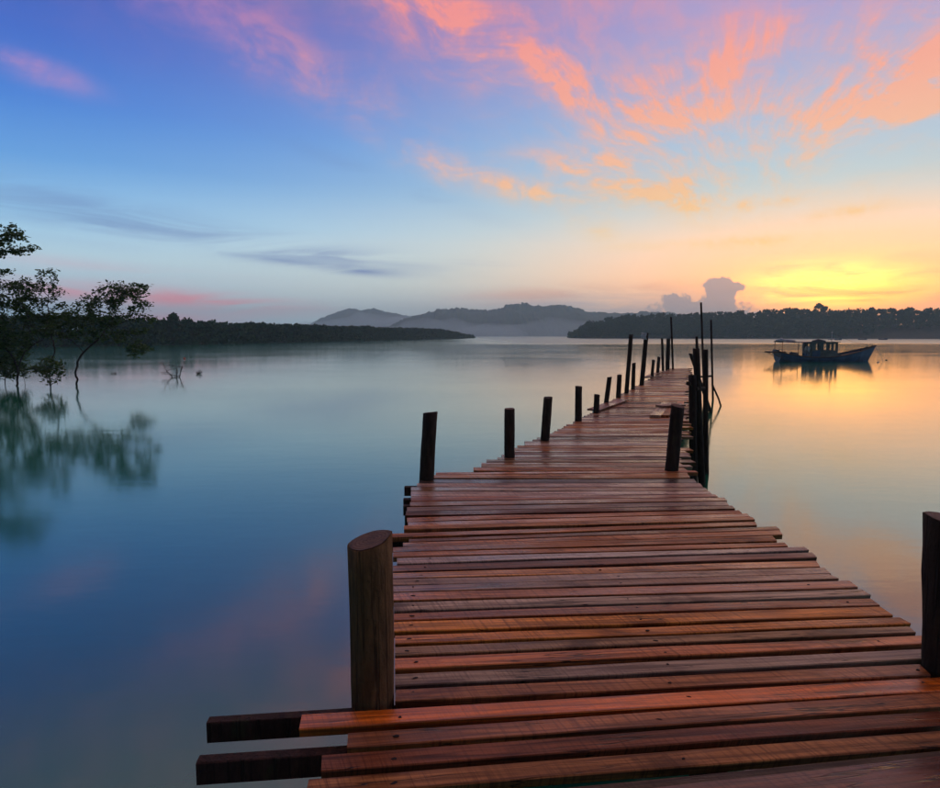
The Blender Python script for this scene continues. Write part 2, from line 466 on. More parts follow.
def canopy(name, centers, radii, per, leaf, mat, seed, squash=0.85, zmin=0.03):
    """crowns of a wood as loose leaf clumps: per faces on each crown"""
    r = np.random.default_rng(seed)
    C = np.repeat(centers, per, axis=0); Rr = np.repeat(radii, per, axis=0)
    d = r.normal(size=C.shape); d /= np.linalg.norm(d, axis=1)[:, None]
    rad = r.random(len(C)) ** 0.35
    lump = 0.75 + 0.5 * r.random(len(C))
    p = C + d * Rr * (rad * lump)[:, None] * np.array([1, 1, squash])
    a = r.normal(size=p.shape); a /= np.linalg.norm(a, axis=1)[:, None]
    bvec = np.cross(a, r.normal(size=p.shape)); bvec /= np.linalg.norm(bvec, axis=1)[:, None]
    sc = leaf * (0.6 + 0.8 * r.random(len(p)))[:, None]
    V = np.stack([p - a * sc, p + bvec * sc * 0.7, p + a * sc, p - bvec * sc * 0.7], 1).reshape(-1, 3)
    V[:, 2] = np.maximum(V[:, 2], zmin)
    F = np.arange(len(V)).reshape(-1, 4)
    return np_obj(name, V, F, mat)

def bank_strip(name, line, depth, rise, label):
    """low shore: rises from below the water line inland"""
    V, F = [], []
    for (x, y, nx, ny, hh) in line:
        for q, z in ((-0.6, -0.5), (1.5, 0.3), (depth * 0.25, hh * 0.3), (depth * 0.6, hh * 0.8), (depth, hh), (depth * 1.6, hh * 0.7), (depth * 1.8, -0.5)):
            V.append((x + nx * q, y + ny * q, z))
    m = 7
    for i in range(len(line) - 1):
        for j in range(m - 1):
            F.append((i * m + j, (i + 1) * m + j, (i + 1) * m + j + 1, i * m + j + 1))
    o = mesh_obj(name, V, F, M_soil)
    tag(o, label, None, kind='structure')
    return o

def sample_line(pts, step):
    out = []
    for a, b in zip(pts[:-1], pts[1:]):
        d = (b - a); L = d.length; c = max(1, int(L / step))
        for i in range(c): out.append(a + d * (i / c))
    out.append(pts[-1])
    return out

# left bank: mangrove edge running away into the mist
lp = [at_z(x, y, 0.0) for x, y in ((-330, 352), (-150, 349.5), (0, 347.3), (80, 346.2), (160, 345), (230, 343.6), (300, 342), (350, 340.9), (400, 339.7), (440, 338.9), (474, 338.2))]
lp = [Vector((p.x, p.y)) for p in lp]
ll = sample_line(lp, 3.0)
line = []
for i, p in enumerate(ll):
    d = (ll[min(i + 1, len(ll) - 1)] - ll[max(i - 1, 0)]).normalized()
    line.append((p.x, p.y, -d.y, d.x, 0.8))
bank_strip('river_bank', line, 40, 0.8, 'low muddy shore under the mangrove wood on the left side')
cs, rs = [], []
total = len(line)
for i, (x, y, nx, ny, hh) in enumerate(line):
    taper = min(1.0, (total - i) / 40 + 0.25)
    top = (5.9 + 0.9 * float(vnoise(np.array([i * 0.11]), 3)[0]) + 0.6 * float(vnoise(np.array([i * 0.5]), 4)[0])) * taper
    for row in range(5):
        q = 1.2 + row * 3.4 + random.uniform(-1, 1)
        if row < 2:
            for _ in range(2): cs.append((x + nx * q + random.uniform(-1.5, 1.5), y + ny * q + random.uniform(-1.5, 1.5), 0.9)); rs.append((1.6, 1.6, 1.3))
        for lvl in range(2 if row < 2 else 1):
            cr = random.choice((1.1, 1.5, 1.9, 2.5)) * random.uniform(0.85, 1.15)
            z = (top - cr * 0.85) * (1.0 if lvl == 0 else 0.42) * random.uniform(0.9, 1.03)
            cs.append((x + nx * q + random.uniform(-1.2, 1.2), y + ny * q + random.uniform(-1.2, 1.2), max(z, 1.0))); rs.append((cr, cr, cr))
o = canopy('mangrove_wood', np.array(cs), np.array(rs), 110, 0.55, M_far, 5)
tag(o, 'long even line of dark mangrove wood on the left shore', 'woodland', kind='stuff')

# right bank: taller forest on rising ground
prof_x = np.array([575, 590, 610, 640, 680, 720, 760, 790, 815, 835, 870, 900, 940, 1010, 1150, 1300])
prof_y = np.array([333, 324, 318.5, 315.5, 314.5, 312.5, 312, 310.5, 308, 309, 310.5, 309.5, 309, 308, 308, 312])
rp = [at_z(x, y, 0.0) for x, y in ((574, 338.25), (600, 338.35), (700, 338.5), (800, 338.6), (880, 338.7), (940, 338.8), (1050, 339), (1300, 339.4))]
rp = [Vector((p.x, p.y)) for p in rp]
rl = sample_line(rp, 4.0)
line = []; cs = []; rs = []
for i, p in enumerate(rl):
    px = PW / 2 + p.x / p.y * FPX
    top = CAM_H + (HORIZON - float(np.interp(px, prof_x, prof_y))) * p.y / FPX
    ground = max(0.6, top - 10.5)
    line.append((p.x, p.y, 0.12, 0.99, ground))
    jag = 1.6 * float(vnoise(np.array([i * 0.35]), 8)[0]) - 0.8
    mound = px > 848
    for row in range(8):
        q = 2 + row * 6.0 + random.uniform(-2, 2)
        if mound and q < min(22, (px - 848) * 0.42): continue
        g = float(np.interp(q, [0, 12, 29, 48, 80], [0, ground * 0.3, ground * 0.8, ground, ground]))
        th = min(top, 10.5) * random.uniform(0.88, 1.05)
        for lvl in range(3):
            cr = random.choice((1.5, 2.0, 2.4, 2.8, 3.6)) * random.uniform(0.85, 1.15)
            z = g + (th - cr * 0.45 + jag) * (1.0, 0.62, 0.28)[lvl]; z = 2.6 + (z - 2.6) * (p.y + q) / p.y
            cs.append((p.x + random.uniform(-2, 2) + 0.12 * q, p.y + q, max(1.2, z))); rs.append((cr, cr, cr))
bank_strip('river_bank', line, 48, 1.0, 'wooded shore of the right side rising inland')
o = canopy('forest', np.array(cs), np.array(rs), 66, 0.78, M_far, 6)
tag(o, 'tall dark forest on the right shore under the glowing sky', 'forest', kind='stuff')

# bare earth slope at the right end of that shore
V, F = [], []
nx_, ny_ = 40, 10
for i in range(nx_):
    for j in range(ny_):
        u = i / (nx_ - 1); v = j / (ny_ - 1)
        px = 838 + u * 190
        pr = float(np.interp(px, [838, 855, 880, 900, 920, 940, 990, 1028], [0, 1.5, 5.5, 8.2, 9.4, 11.0, 12.5, 12.0]))
        y = 452 + v * 46
        x = (px - 470) / FPX * 466
        z = pr * math.sin(v * math.pi * 0.55) + random.uniform(-0.25, 0.25) * (v > 0.05) - 0.4 * (1 - v)
        V.append((x, y, z))
for i in range(nx_ - 1):
    for j in range(ny_ - 1):
        a = i * ny_ + j; F.append((a, a + ny_, a + ny_ + 1, a + 1))
o = mesh_obj('earth_slope', V, F, simple('bare_earth', (0.5, 0.2, 0.085), 0.9, 0.3), smooth=True)
tag(o, 'bare reddish earth slope cut into the right shore', None, kind='structure')

# emergent trees above the forest line
def small_tree(name, base, ht, cr, seed, label, group, mat=M_far):
    r = np.random.default_rng(seed)
    e = empty(name, base); tag(e, label, 'tree', group)
    v, f = tube([(0, 0, -0.5), (0.1, 0, ht * 0.5), (0, 0.1, ht * 0.9)], [0.3, 0.22, 0.1], 6)
    mesh_obj('trunk', v, f, M_bark, e)
    k = 7
    c = np.stack([r.uniform(-cr, cr, k) * 0.8, r.uniform(-cr, cr, k) * 0.8, ht - cr * 0.6 + r.uniform(-cr, cr, k) * 0.45], 1)
    o = canopy('crown', c, np.full((k, 3), cr * 0.62), 70, 0.6, mat, seed + 1, 0.8, -50)
    o.parent = e
    return e
for i, (px, ty, cr) in enumerate([(738, 311, 2.6), (764, 310.5, 2.2), (791, 308.5, 3.0), (816, 304.5, 3.0), (822, 307, 2.6), (868, 308.5, 2.4), (907, 308, 2.2), (660, 313.5, 2.6), (694, 313, 2.4)]):
    y = 515.0
    top = CAM_H + (HORIZON - ty) * y / FPX
    small_tree('tall_tree', ((px - 470) / FPX * y, y, top - 16), 16, cr, 40 + i, 'broad tree standing highest above the right forest, over the fishing boat' if px == 816 else 'tall tree whose crown stands a little above the forest line of the right shore', None if px == 816 else 'tall trees above the right forest')
small_tree('tall_tree', (*(lambda p: (p.x - 3, p.y + 6))(at_z(175, 344.8, 0)), 0), 8.0, 1.1, 77, 'single taller tree poking above the even left mangrove line', None)

# hills
def hill(name, prof, y0, y1, seed, label, mat):
    xs = np.array([a for a, b in prof]); ys = np.array([b for a, b in prof])
    nx, ny = 420, 34
    pxs = np.linspace(xs[0], xs[-1], nx)
    r = np.random.default_rng(seed)
    V = np.zeros((nx, ny, 3))
    for j in range(ny):
        v = j / (ny - 1); y = y0 + (y1 - y0) * v
        ridge = y0 + (y1 - y0) * 0.62
        topz = CAM_H + (HORIZON - np.interp(pxs, xs, ys)) * ridge / FPX
        topz = topz + (vnoise(pxs * 0.45, seed + 5) * 5 + vnoise(pxs * 0.16, seed + 6) * 7 + vnoise(pxs * 1.1, seed + 7) * 3.5 - 7.5) * np.clip((topz - 6) / 20, 0, 1)
        shape = math.sin(min(1.0, v / 0.62) * math.pi / 2) if v < 0.62 else math.cos((v - 0.62) / 0.38 * math.pi / 2)
        fold = 0.8 + 0.2 * vnoise(pxs * 0.09 + v * 4, seed + 2)
        fold = fold + (1 - fold) * (v > 0.5)
        V[:, j, 0] = (pxs - 470) / FPX * ridge + r.uniform(-1.5, 1.5, nx)
        V[:, j, 1] = y + r.uniform(-6, 6, nx)
        V[:, j, 2] = topz * shape * fold + r.uniform(-2.6, 2.6, nx) * (shape > 0.05) - 1.0 * (shape < 0.05)
    I = np.arange(nx * ny).reshape(nx, ny)
    F = np.stack([I[:-1, :-1], I[1:, :-1], I[1:, 1:], I[:-1, 1:]], -1).reshape(-1, 4)
    o = np_obj(name, V.reshape(-1, 3), F, mat)
    tag(o, label, None, kind='structure')
    return o
M_hill = simple('hill_forest', (0.03, 0.055, 0.035), 0.9, 0.02, 0.5)
hill('hill', [(250, 334), (300, 333), (318, 327), (326, 321), (336, 314.5), (346, 311), (355, 310), (366, 311), (376, 310), (388, 313), (404, 315.5), (420, 318), (450, 324), (490, 332)], 2050, 2750, 21,
     'distant misty hill with a flat double top', M_hill)
hill('hill', [(360, 334.5), (395, 327), (408, 320), (420, 315), (432, 312), (440, 310), (456, 308.5), (470, 310), (481, 311.7), (492, 310.5), (503, 308), (514, 306), (524, 304.8), (534, 305.8), (553, 306.4), (566, 309), (575, 311), (590, 313.5), (607, 315), (625, 315), (640, 313.5), (660, 314), (680, 318), (720, 326), (760, 333)], 1250, 1950, 31,
     'hazy wooded hill across the water behind the end of the channel', M_hill)
# shore closing the channel outside the view
def ridge_line(name, pts, hgt, label):
    V, F = [], []
    q = sample_line([Vector(p) for p in pts], 25.0)
    for i, p in enumerate(q):
        d = (q[min(i + 1, len(q) - 1)] - q[max(i - 1, 0)]).normalized(); nx, ny = -d.y, d.x
        for o_, z in ((0, -0.5), (5, hgt * 0.6), (20, hgt), (60, hgt * 1.1), (90, -0.5)):
            V.append((p.x + nx * o_ + random.uniform(-2, 2), p.y + ny * o_, z + (random.uniform(-1, 1) if z > 0 else 0)))
    for i in range(len(q) - 1):
        for j in range(4):
            a = i * 5 + j; F.append((a, a + 5, a + 6, a + 1))
    tag(mesh_obj(name, V, F, M_hill), label, None, kind='structure')
ridge_line('river_bank', [(-240, 10), (-260, 110), (-330, 300), (-700, 1200), (-1000, 2400)], 8, 'low wooded shore far off to the left')
ridge_line('river_bank', [(1000, 2400), (1000, 1200), (700, 650), (640, 420)], 14, 'low wooded shore far off to the right')

# ------------------------------------------------------------------ jetty
jetty = empty('jetty', (0, 0, 0))
tag(jetty, 'long weathered plank jetty on wooden posts running out over the water', 'jetty')
TH = 0.042
TONES = {'o': (0.64, 0.21, 0.04), 'O': (0.72, 0.15, 0.016), 'b': (0.42, 0.155, 0.055), 'd': (0.18, 0.055, 0.021), 'g': (0.31, 0.155, 0.08), 's': (0.42, 0.265, 0.19), 'r': (0.43, 0.135, 0.042), 'k': (0.10, 0.056, 0.036)}
nail_v, nail_f = tube([(0, 0, -0.004), (0, 0, 0.0006), (0, 0, 0.0012)], [0.0075, 0.0075, 0.006], 7, jitter=0.18)
nail_me = bpy.data.meshes.new('nail'); nail_me.from_pydata([tuple(v) for v in nail_v], [], nail_f); nail_me.materials.append(M_nail)
PLANKS = []
def plank(bl, fl, br, fr, tone, nails=None, z=DECK, parent=jetty, name='plank', th=TH):
    """four top corners (back-left, front-left, back-right, front-right) in the deck plane"""
    L = (bl + fl) / 2; Rr = (br + fr) / 2
    ctr = (L + Rr) / 2
    ax = (Rr - L); ln = ax.length; ax = ax.normalized(); ay = Vector((-ax.y, ax.x, 0))
    wl = (bl - fl).dot(ay); wr = (br - fr).dot(ay)
    M = Matrix(((ax.x, ay.x, 0, ctr.x), (ax.y, ay.y, 0, ctr.y), (0, 0, 1, z + random.uniform(-0.004, 0.005)), (0, 0, 0, 1)))
    Mi = M.inverted()
    seg = 4; bv = 0.004
    V = []
    skl = (Mi @ bl).x - (Mi @ fl).x; skr = (Mi @ br).x - (Mi @ fr).x
    for i in range(seg + 1):
        t = i / seg; w = wl * (1 - t) + wr * t
        x = -ln / 2 + ln * t
        jy = random.uniform(-0.0025, 0.0025) if 0 < i < seg else 0; jz = random.uniform(-0.0025, 0.0025)
        sk = (skl * (1 - t) + skr * t) / max(w, 0.02) if i in (0, seg) else 0
        for (yy, zz) in ((-w / 2 + 0.013, -th), (-w / 2, -bv), (-w / 2 + bv, 0), (w / 2 - bv, 0), (w / 2, -bv), (w / 2, -th)):
            V.append((x + yy * sk, yy + jy, zz + jz))
    F = []
    for i in range(seg):
        for j in range(6):
            a = i * 6 + j; b = i * 6 + (j + 1) % 6
            F.append((a, a + 6, b + 6, b))
    F.append(tuple(range(6))); F.append(tuple(reversed(range(seg * 6, seg * 6 + 6))))
    o = mesh_obj(name, V, F, M_plank, parent)
    o.matrix_local = M @ Matrix.Rotation(random.uniform(-0.02, 0.02), 4, 'X')
    c = TONES[tone] if isinstance(tone, str) else tone
    j = random.uniform(0.7, 1.2)
    o.color = (c[0] * j, c[1] * j * random.uniform(0.93, 1.07), c[2] * j, 1)
    for (nxp, nyp) in (nails or ()):
        nl = bpy.data.objects.new('nail', nail_me); COL.objects.link(nl); nl.parent = o
        w = wl * (0.5 - nxp / ln) + wr * (0.5 + nxp / ln)
        nl.location = (nxp, nyp * w, 0.001)
        nl.scale = (random.uniform(0.7, 1.9), random.uniform(0.6, 1.1), 1); nl.rotation_euler = (0, 0, random.uniform(-0.5, 0.5))
    PLANKS.append((o, ln))
    return o
def nails_at(bl, fl, br, fr, pxs):
    """nail positions along a board for given photo columns"""
    L = (bl + fl) / 2; Rr = (br + fr) / 2; out = []
    ln = (Rr - L).length
    for px in pxs:
        lo, hi = 0.0, 1.0
        for _ in range(24):
            m = (lo + hi) / 2; p = L + (Rr - L) * m
            x = PW / 2 + FPX * p.x / (p.y * math.cos(PITCH) + (CAM_H - p.z) * math.sin(PITCH))
            if x < px: lo = m
            else: hi = m
        out.append(((lo - 0.5) * ln, random.uniform(-0.18, 0.22)))
    return out
def ext(a, b, x):
    return (x, a[1] + (b[1] - a[1]) * (x - a[0]) / (b[0] - a[0]))
near = [  # back-left, front-left, back-right, front-right, tone, nail columns
    ((300, 813), (300, 836), (940, 751), (940, 771), 'k', (), 1),
    ((309, 779), (305, 797), (940, 730), (940, 746), 'b', (394, 683), 1),
    ((322, 755), (321, 771.5), (940, 711), (940, 725), 'd', (394, 715), 1),
    ((348, 731.5), (347, 746), (940, 691), (940, 705), 'r', (396, 701, 658), 1),
    ((302, 714), (299, 729), (940, 677), (940, 691), 'O', (400, 690, 926), 1),
    ((396, 689), (395, 701), (919, 663), (931, 674), 'b', (413, 669, 917), 0),
    ((395, 674), (395, 685.5), (938, 648), (942, 657.5), 's', (415, 669), 0),
    ((395, 658.5), (395, 669.5), (935, 635.5), (940, 644), 'r', (416, 664, 879), 0),
    ((395, 647.5), (395, 656), (908, 626.5), (916, 633), 'g', (407, 655), 0),
    ((395, 636), (395, 644.5), (899, 617.5), (911, 624), 'o', (409, 647), 0),
    ((394, 622.5), (394, 632), (880, 607), (893, 615.5), 'o', (411, 640), 0),
    ((394, 613), (394, 620), (870, 598), (880, 605), 'r', (412, 638, 848), 0),
    ((394, 602.5), (394, 611), (861, 589), (871, 595), 's', (413, 628), 0),
    ((393, 593), (393, 600.5), (849, 581), (858, 587.5), 'r', (413, 809), 0),
    ((393, 586), (393, 592), (828, 574.5), (839, 579), 'g', (413, 620), 0),
    ((393, 579), (393, 585), (824, 567), (831, 573), 'g', (417, 618), 0),
    ((393, 572.5), (393, 578), (816, 560), (820, 566), 'o', (421, 600), 0),
    ((393, 565), (393, 571), (812, 552), (817, 557), 'd', (425,), 0),
    ((397, 558.2), (397, 564), (804, 547.2), (809, 550.5), 's', (430,), 0),
    ((393, 553), (393, 557.4), (784, 542.3), (788, 546), 'b', (430,), 0),
    ((393, 547), (393, 552.2), (772, 535.5), (777, 541), 'r', (), 0),
    ((403, 542.2), (403, 546.3), (779, 530), (782.6, 534.6), 'b', (), 0),
    ((409, 538.6), (409, 541.6), (776, 525.8), (780, 529.3), 'd', (), 0),
    ((391, 534), (391, 538), (755, 521.6), (757, 525.2), 'r', (426,), 0),
]
for k in range(1, 5):      # a few more boards under and behind the viewer
    y0 = 1.86 - k * 0.185
    a = Vector((-0.55, y0 - 0.05, DECK)); b = Vector((2.6, y0 + 0.42, DECK))
    plank(a + Vector((0, 0.155, 0)), a, b + Vector((0, 0.155, 0)), b, random.choice('bdrk'))
for (bl, fl, br, fr, tone, nl, e_) in near:
    if e_:
        br, fr = ext(bl, br, 1030), ext(fl, fr, 1030)
    q = [at_z(p[0], p[1], DECK) for p in (bl, fl, br, fr)]
    plank(*q, tone, nails_at(*q, nl))
Ll = [(404, 530), (408, 525.5), (407, 521), (406, 516), (407, 511), (410, 506.5), (411, 501.5), (411, 496.5), (411, 491), (417, 486.8), (420, 482.6), (424, 478.6), (436, 474.8), (455, 472.0)]
Lr = [(755, 520), (750, 516.5), (742, 512.8), (735, 509), (729, 505.3), (727, 501), (718, 497), (712, 494), (708, 490.8), (703, 487), (697, 482.6), (690, 478.4), (698, 472.3), (686, 470.0)]
tn = 'bobdgbrsgskbrd'
prevL, prevR = 533.4, 523.0
for i in range(len(Ll) - 1):
    fl = Ll[i]; fr = Lr[i]
    bl = (fl[0], Ll[i + 1][1] + 0.7); br = (fr[0] - 3, Lr[i + 1][1] + 0.6)
    q = [at_z(p[0], p[1], DECK) for p in (bl, fl, br, fr)]
    plank(*q, tn[i])
# the far run of the deck: boards square to the run, narrowing towards the end
lbx = [(471, 472), (500, 457), (533, 440.5), (560, 431.5), (576, 421.7), (594, 413.7), (610, 404), (627, 392), (643.5, 383.5), (659.5, 374), (673, 368)]
rbx = [(690, 472), (688, 460), (688, 450), (689, 436), (692, 423), (691, 405), (690, 384), (690.5, 374), (691, 368)]
LB = [at_z(x, y, DECK) for x, y in lbx]; RB = [at_z(x, y, DECK) for x, y in rbx]
ly_, lx_ = [p.y for p in LB], [p.x for p in LB]; ry_, rx_ = [p.y for p in RB], [p.x for p in RB]
y = at_z(480, 470.2, DECK).y
yend = at_z(680, 368.3, DECK).y
FARP = []
while y < yend:
    w = random.choice((0.11, 0.13, 0.14, 0.16, 0.18)); gap = random.uniform(0.012, 0.03)
    xl = float(np.interp(y, ly_, lx_)) + random.uniform(-0.06, 0.03); xr = float(np.interp(y, ry_, rx_)) + random.uniform(-0.16, 0.1)
    if xr - xl < 0.5: xl = xr - 0.5
    sk = random.uniform(-0.03, 0.03)
    q = [Vector((xl, y + w, DECK)), Vector((xl, y, DECK)), Vector((xr, y + w + sk, DECK)), Vector((xr, y + sk, DECK))]
    FARP.append(plank(*q, random.choice('bbrggdsskobgk')))
    y += w + gap
# cross beams under the boards, ends showing on the left
def beam(p0, p1, wd, ht, ztop, name='beam', mat=M_beam):
    a = Vector((p0.x, p0.y, 0)); b = Vector((p1.x, p1.y, 0)); c = (a + b) / 2; d = b - a; ln = d.length; d.normalize(); e = Vector((-d.y, d.x, 0))
    V, F = [], []
    bv = 0.004
    sec = [(-wd / 2, -ht), (-wd / 2, -bv), (-wd / 2 + bv, 0), (wd / 2 - bv, 0), (wd / 2, -bv), (wd / 2, -ht)]
    for i in range(4):
        x = -ln / 2 + ln * i / 3
        for (u, z) in sec: V.append((x, u + random.uniform(-1, 1) * 0.002, z))
    for i in range(3):
        for j in range(6):
            p = i * 6 + j; q = i * 6 + (j + 1) % 6; F.append((p, p + 6, q + 6, q))
    F.append(tuple(range(6))); F.append(tuple(reversed(range(18, 24))))
    o = mesh_obj(name, V, F, mat, jetty)
    o.matrix_local = Matrix(((d.x, e.x, 0, c.x), (d.y, e.y, 0, c.y), (0, 0, 1, ztop), (0, 0, 0, 1)))
    return o
UZ = DECK - TH - 0.006
a = at_z(208, 719.5, UZ); beam(a, a + Vector((2.6, 0.27, 0)), 0.05, 0.085, UZ)
a = at_z(198, 758.5, UZ); beam(a, a + Vector((2.6, 0.26, 0)), 0.05, 0.085, UZ)
for (px, py) in ((404.5, 486.5), (403.5, 498.5), (403.5, 505), (405, 515), (405.5, 526.5), (391, 539.5)):
    a = at_z(px, py, UZ); beam(a, a + Vector((2.4, 0.05, 0)), 0.07, 0.09, UZ - 0.002 * random.random())
# stringers along the run
def stringer(pa, pb, z):
    beam(pa, pb, 0.09, 0.14, z, 'stringer')
SZ = UZ - 0.095
stringer(Vector((-0.2, 0.9, 0)), at_z(428, 476, SZ), SZ); stringer(Vector((0.9, 0.9, 0)), at_z(560, 476, SZ), SZ); stringer(Vector((1.75, 1.6, 0)), at_z(680, 478, SZ), SZ)
for t in (0.12, 0.5, 0.86):
    pts = []
    for yy in (6.8, 10.5, 16.0, 24.0, yend):
        xa, xb = float(np.interp(yy, ly_, lx_)), float(np.interp(yy, ry_, rx_)); pts.append(Vector((xa + (xb - xa) * t, yy, 0)))
    for p0, p1 in zip(pts[:-1], pts[1:]): stringer(p0, p1, UZ - 0.002)

# posts
def post(foot_px, top_px, wpx, mat=M_postdark, slant=(0.0, 0.0), z_foot=DECK, below=1.7, sides=14, parent=jetty, name='post', flare=1.05, end=True, jit=0.05):
    f = at_z(foot_px[0], foot_px[1], z_foot)
    r = wpx * f.y / FPX / 2
    f = Vector((f.x * (f.y + r) / f.y, f.y + r, f.z))
    t = at_y(top_px[0], top_px[1], f.y)
    r = wpx * f.y / FPX / 2
    ax = (t - f); hgt = ax.length; axn = ax.normalized()
    bt = f - axn * (below / max(0.3, axn.z))
    o_base = Vector((bt.x, bt.y, bt.z))
    full = (t - bt).length; nseg = max(6, int(full / 0.12)) if full < 4 else 18
    nseg = min(nseg, 24)
    V, F = [], []
    ph = random.uniform(0, 6)
    for i in range(nseg + 1):
        s = i / nseg; c = (t - bt) * s
        wob = Vector((math.sin(s * 5 + ph), math.cos(s * 4 + ph), 0)) * r * 0.07
        for k in range(sides):
            an = 2 * math.pi * k / sides
            rr = r * (flare + (1 - flare) * s) * (1 + 0.05 * math.sin(an * 3 + ph + s * 3) + 0.022 * math.sin(an * 5 - ph + s * 9) + random.uniform(-jit, jit) * 0.7)
            p = c + wob * (1 if i < nseg else 1) + Vector((math.cos(an) * rr, math.sin(an) * rr, 0))
            if i == nseg: p.z += random.uniform(-1, 1) * min(0.05, jit * 0.8) * rr * (0.3 if wpx > 30 else 1) + math.cos(an) * rr * slant[0] + math.sin(an) * rr * slant[1]
            V.append(p)
    for i in range(nseg):
        for k in range(sides):
            a0 = i * sides + k; a1 = i * sides + (k + 1) % sides
            F.append((a0, a1, a1 + sides, a0 + sides))
    F.append(tuple(reversed(range(sides))))
    F.append(tuple(range(nseg * sides, nseg * sides + sides)))
    o = mesh_obj(name, V, F, mat, parent, smooth=False)
    for p_ in list(o.data.polygons)[:nseg * sides]: p_.use_smooth = True
    o.location = o_base
    if end and wpx > 9:
        tv = [V[nseg * sides + k] for k in range(sides)]
        c = sum(tv, Vector()) / sides
        ev = [c + (v - c) * 0.94 + Vector((0, 0, 0.004)) for v in tv] + [c + Vector((0, 0, 0.004))]
        ev = [v - c for v in ev]
        e = mesh_obj('end_grain', ev, [(k, (k + 1) % sides, sides) for k in range(sides)], M_end, o)
        e.location = c
    return o
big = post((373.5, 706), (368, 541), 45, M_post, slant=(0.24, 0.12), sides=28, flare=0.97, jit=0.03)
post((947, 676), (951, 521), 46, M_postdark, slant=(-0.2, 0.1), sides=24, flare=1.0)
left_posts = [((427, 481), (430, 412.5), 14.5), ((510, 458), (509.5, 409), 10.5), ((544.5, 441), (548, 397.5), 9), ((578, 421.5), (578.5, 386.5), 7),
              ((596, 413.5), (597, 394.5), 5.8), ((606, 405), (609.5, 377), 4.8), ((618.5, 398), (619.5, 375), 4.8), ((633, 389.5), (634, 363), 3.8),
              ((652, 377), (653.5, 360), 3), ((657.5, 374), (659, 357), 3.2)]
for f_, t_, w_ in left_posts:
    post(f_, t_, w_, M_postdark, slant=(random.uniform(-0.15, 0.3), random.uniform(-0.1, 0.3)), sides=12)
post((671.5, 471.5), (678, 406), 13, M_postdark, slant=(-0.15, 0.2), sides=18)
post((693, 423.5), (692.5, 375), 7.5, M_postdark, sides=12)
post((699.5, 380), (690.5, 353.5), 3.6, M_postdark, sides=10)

# tall poles driven into the bed beside the deck (not part of it)
def pole(foot, top, w, label, group=None, z_foot=DECK, below=1.7):
    o = post(foot, top, w, M_postdark, z_foot=z_foot, below=below, parent=None, name='mooring_pole', sides=10, flare=1.15, end=False)
    tag(o, label, 'pole', group); return o
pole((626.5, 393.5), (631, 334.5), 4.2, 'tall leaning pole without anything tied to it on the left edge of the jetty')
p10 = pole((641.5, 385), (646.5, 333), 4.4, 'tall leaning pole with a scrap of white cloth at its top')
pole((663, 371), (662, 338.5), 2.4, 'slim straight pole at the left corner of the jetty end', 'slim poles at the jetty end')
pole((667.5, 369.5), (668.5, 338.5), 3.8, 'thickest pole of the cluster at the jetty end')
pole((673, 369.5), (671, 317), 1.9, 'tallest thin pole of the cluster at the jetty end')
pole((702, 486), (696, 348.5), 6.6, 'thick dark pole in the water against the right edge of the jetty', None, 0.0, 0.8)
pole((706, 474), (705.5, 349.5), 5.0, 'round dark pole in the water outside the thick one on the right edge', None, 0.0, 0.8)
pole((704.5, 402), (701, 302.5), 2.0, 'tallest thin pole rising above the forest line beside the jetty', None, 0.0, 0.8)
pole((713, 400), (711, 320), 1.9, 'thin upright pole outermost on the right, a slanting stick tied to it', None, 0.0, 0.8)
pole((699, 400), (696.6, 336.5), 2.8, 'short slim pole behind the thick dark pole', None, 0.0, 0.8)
# scrap of cloth
c = at_y(643.9, 334.4, at_z(641.5, 385, DECK).y - 0.1)
V, F = [], []
for i in range(5):
    for j in range(4):
        V.append((c.x + (j - 1.5) * 0.05 + 0.012 * math.sin(i * 2), c.y + 0.03 * math.sin(j * 2.1 + i), c.z - (i - 1) * 0.05 + 0.01 * math.cos(j)))
for i in range(4):
    for j in range(3):
        a0 = i * 4 + j; F.append((a0, a0 + 1, a0 + 5, a0 + 4))
o = mesh_obj('cloth_scrap', V, F, simple('pale_cloth', (0.6, 0.6, 0.58), 0.9, 30)); sm = o.modifiers.new('thickness', 'SOLIDIFY'); sm.thickness = 0.008
tag(o, 'scrap of white cloth caught on top of a leaning pole', 'cloth')
# slanting stick into the water
sy = at_z(720, 406, 0).y
a = at_y(712, 384, sy); b_ = at_y(720.5, 406.5, sy); b_ = b_ + (b_ - a) * 0.35
v, f = tube([a, (a + b_) / 2 + Vector((0.03, 0, 0.02)), b_], [0.035, 0.032, 0.03], 8)
tag(mesh_obj('slanting_stick', v, f, M_postdark), 'thin stick slanting from the outermost pole down into the water', 'stick')
# ties between the right-hand poles and the deck
def rail(pa, pb, ya, yb, r, name, label):
    a = at_y(*pa, ya); b = at_y(*pb, yb)
    v, f = tube([a, (a + b) / 2, b], [r, r * 0.95, r], 8)
    return tag(mesh_obj(name, v, f, M_postdark), label, 'rail')
yy = at_z(693, 423, DECK).y
rail((688, 383.5), (697, 383), yy - 0.1, yy + 0.5, 0.035, 'cross_rail', 'short round rail lashed across the squat right-hand post')
rail((696, 389), (704, 388), at_z(702, 486, 0).y - 0.05, at_z(702, 486, 0).y + 0.2, 0.03, 'cross_rail', 'small rail tied between the two thick poles')
rail((698, 377), (712, 376), at_z(704.5, 402, 0).y - 0.1, at_z(704.5, 402, 0).y, 0.04, 'cross_rail', 'longest rail joining the tall thin poles on the right')
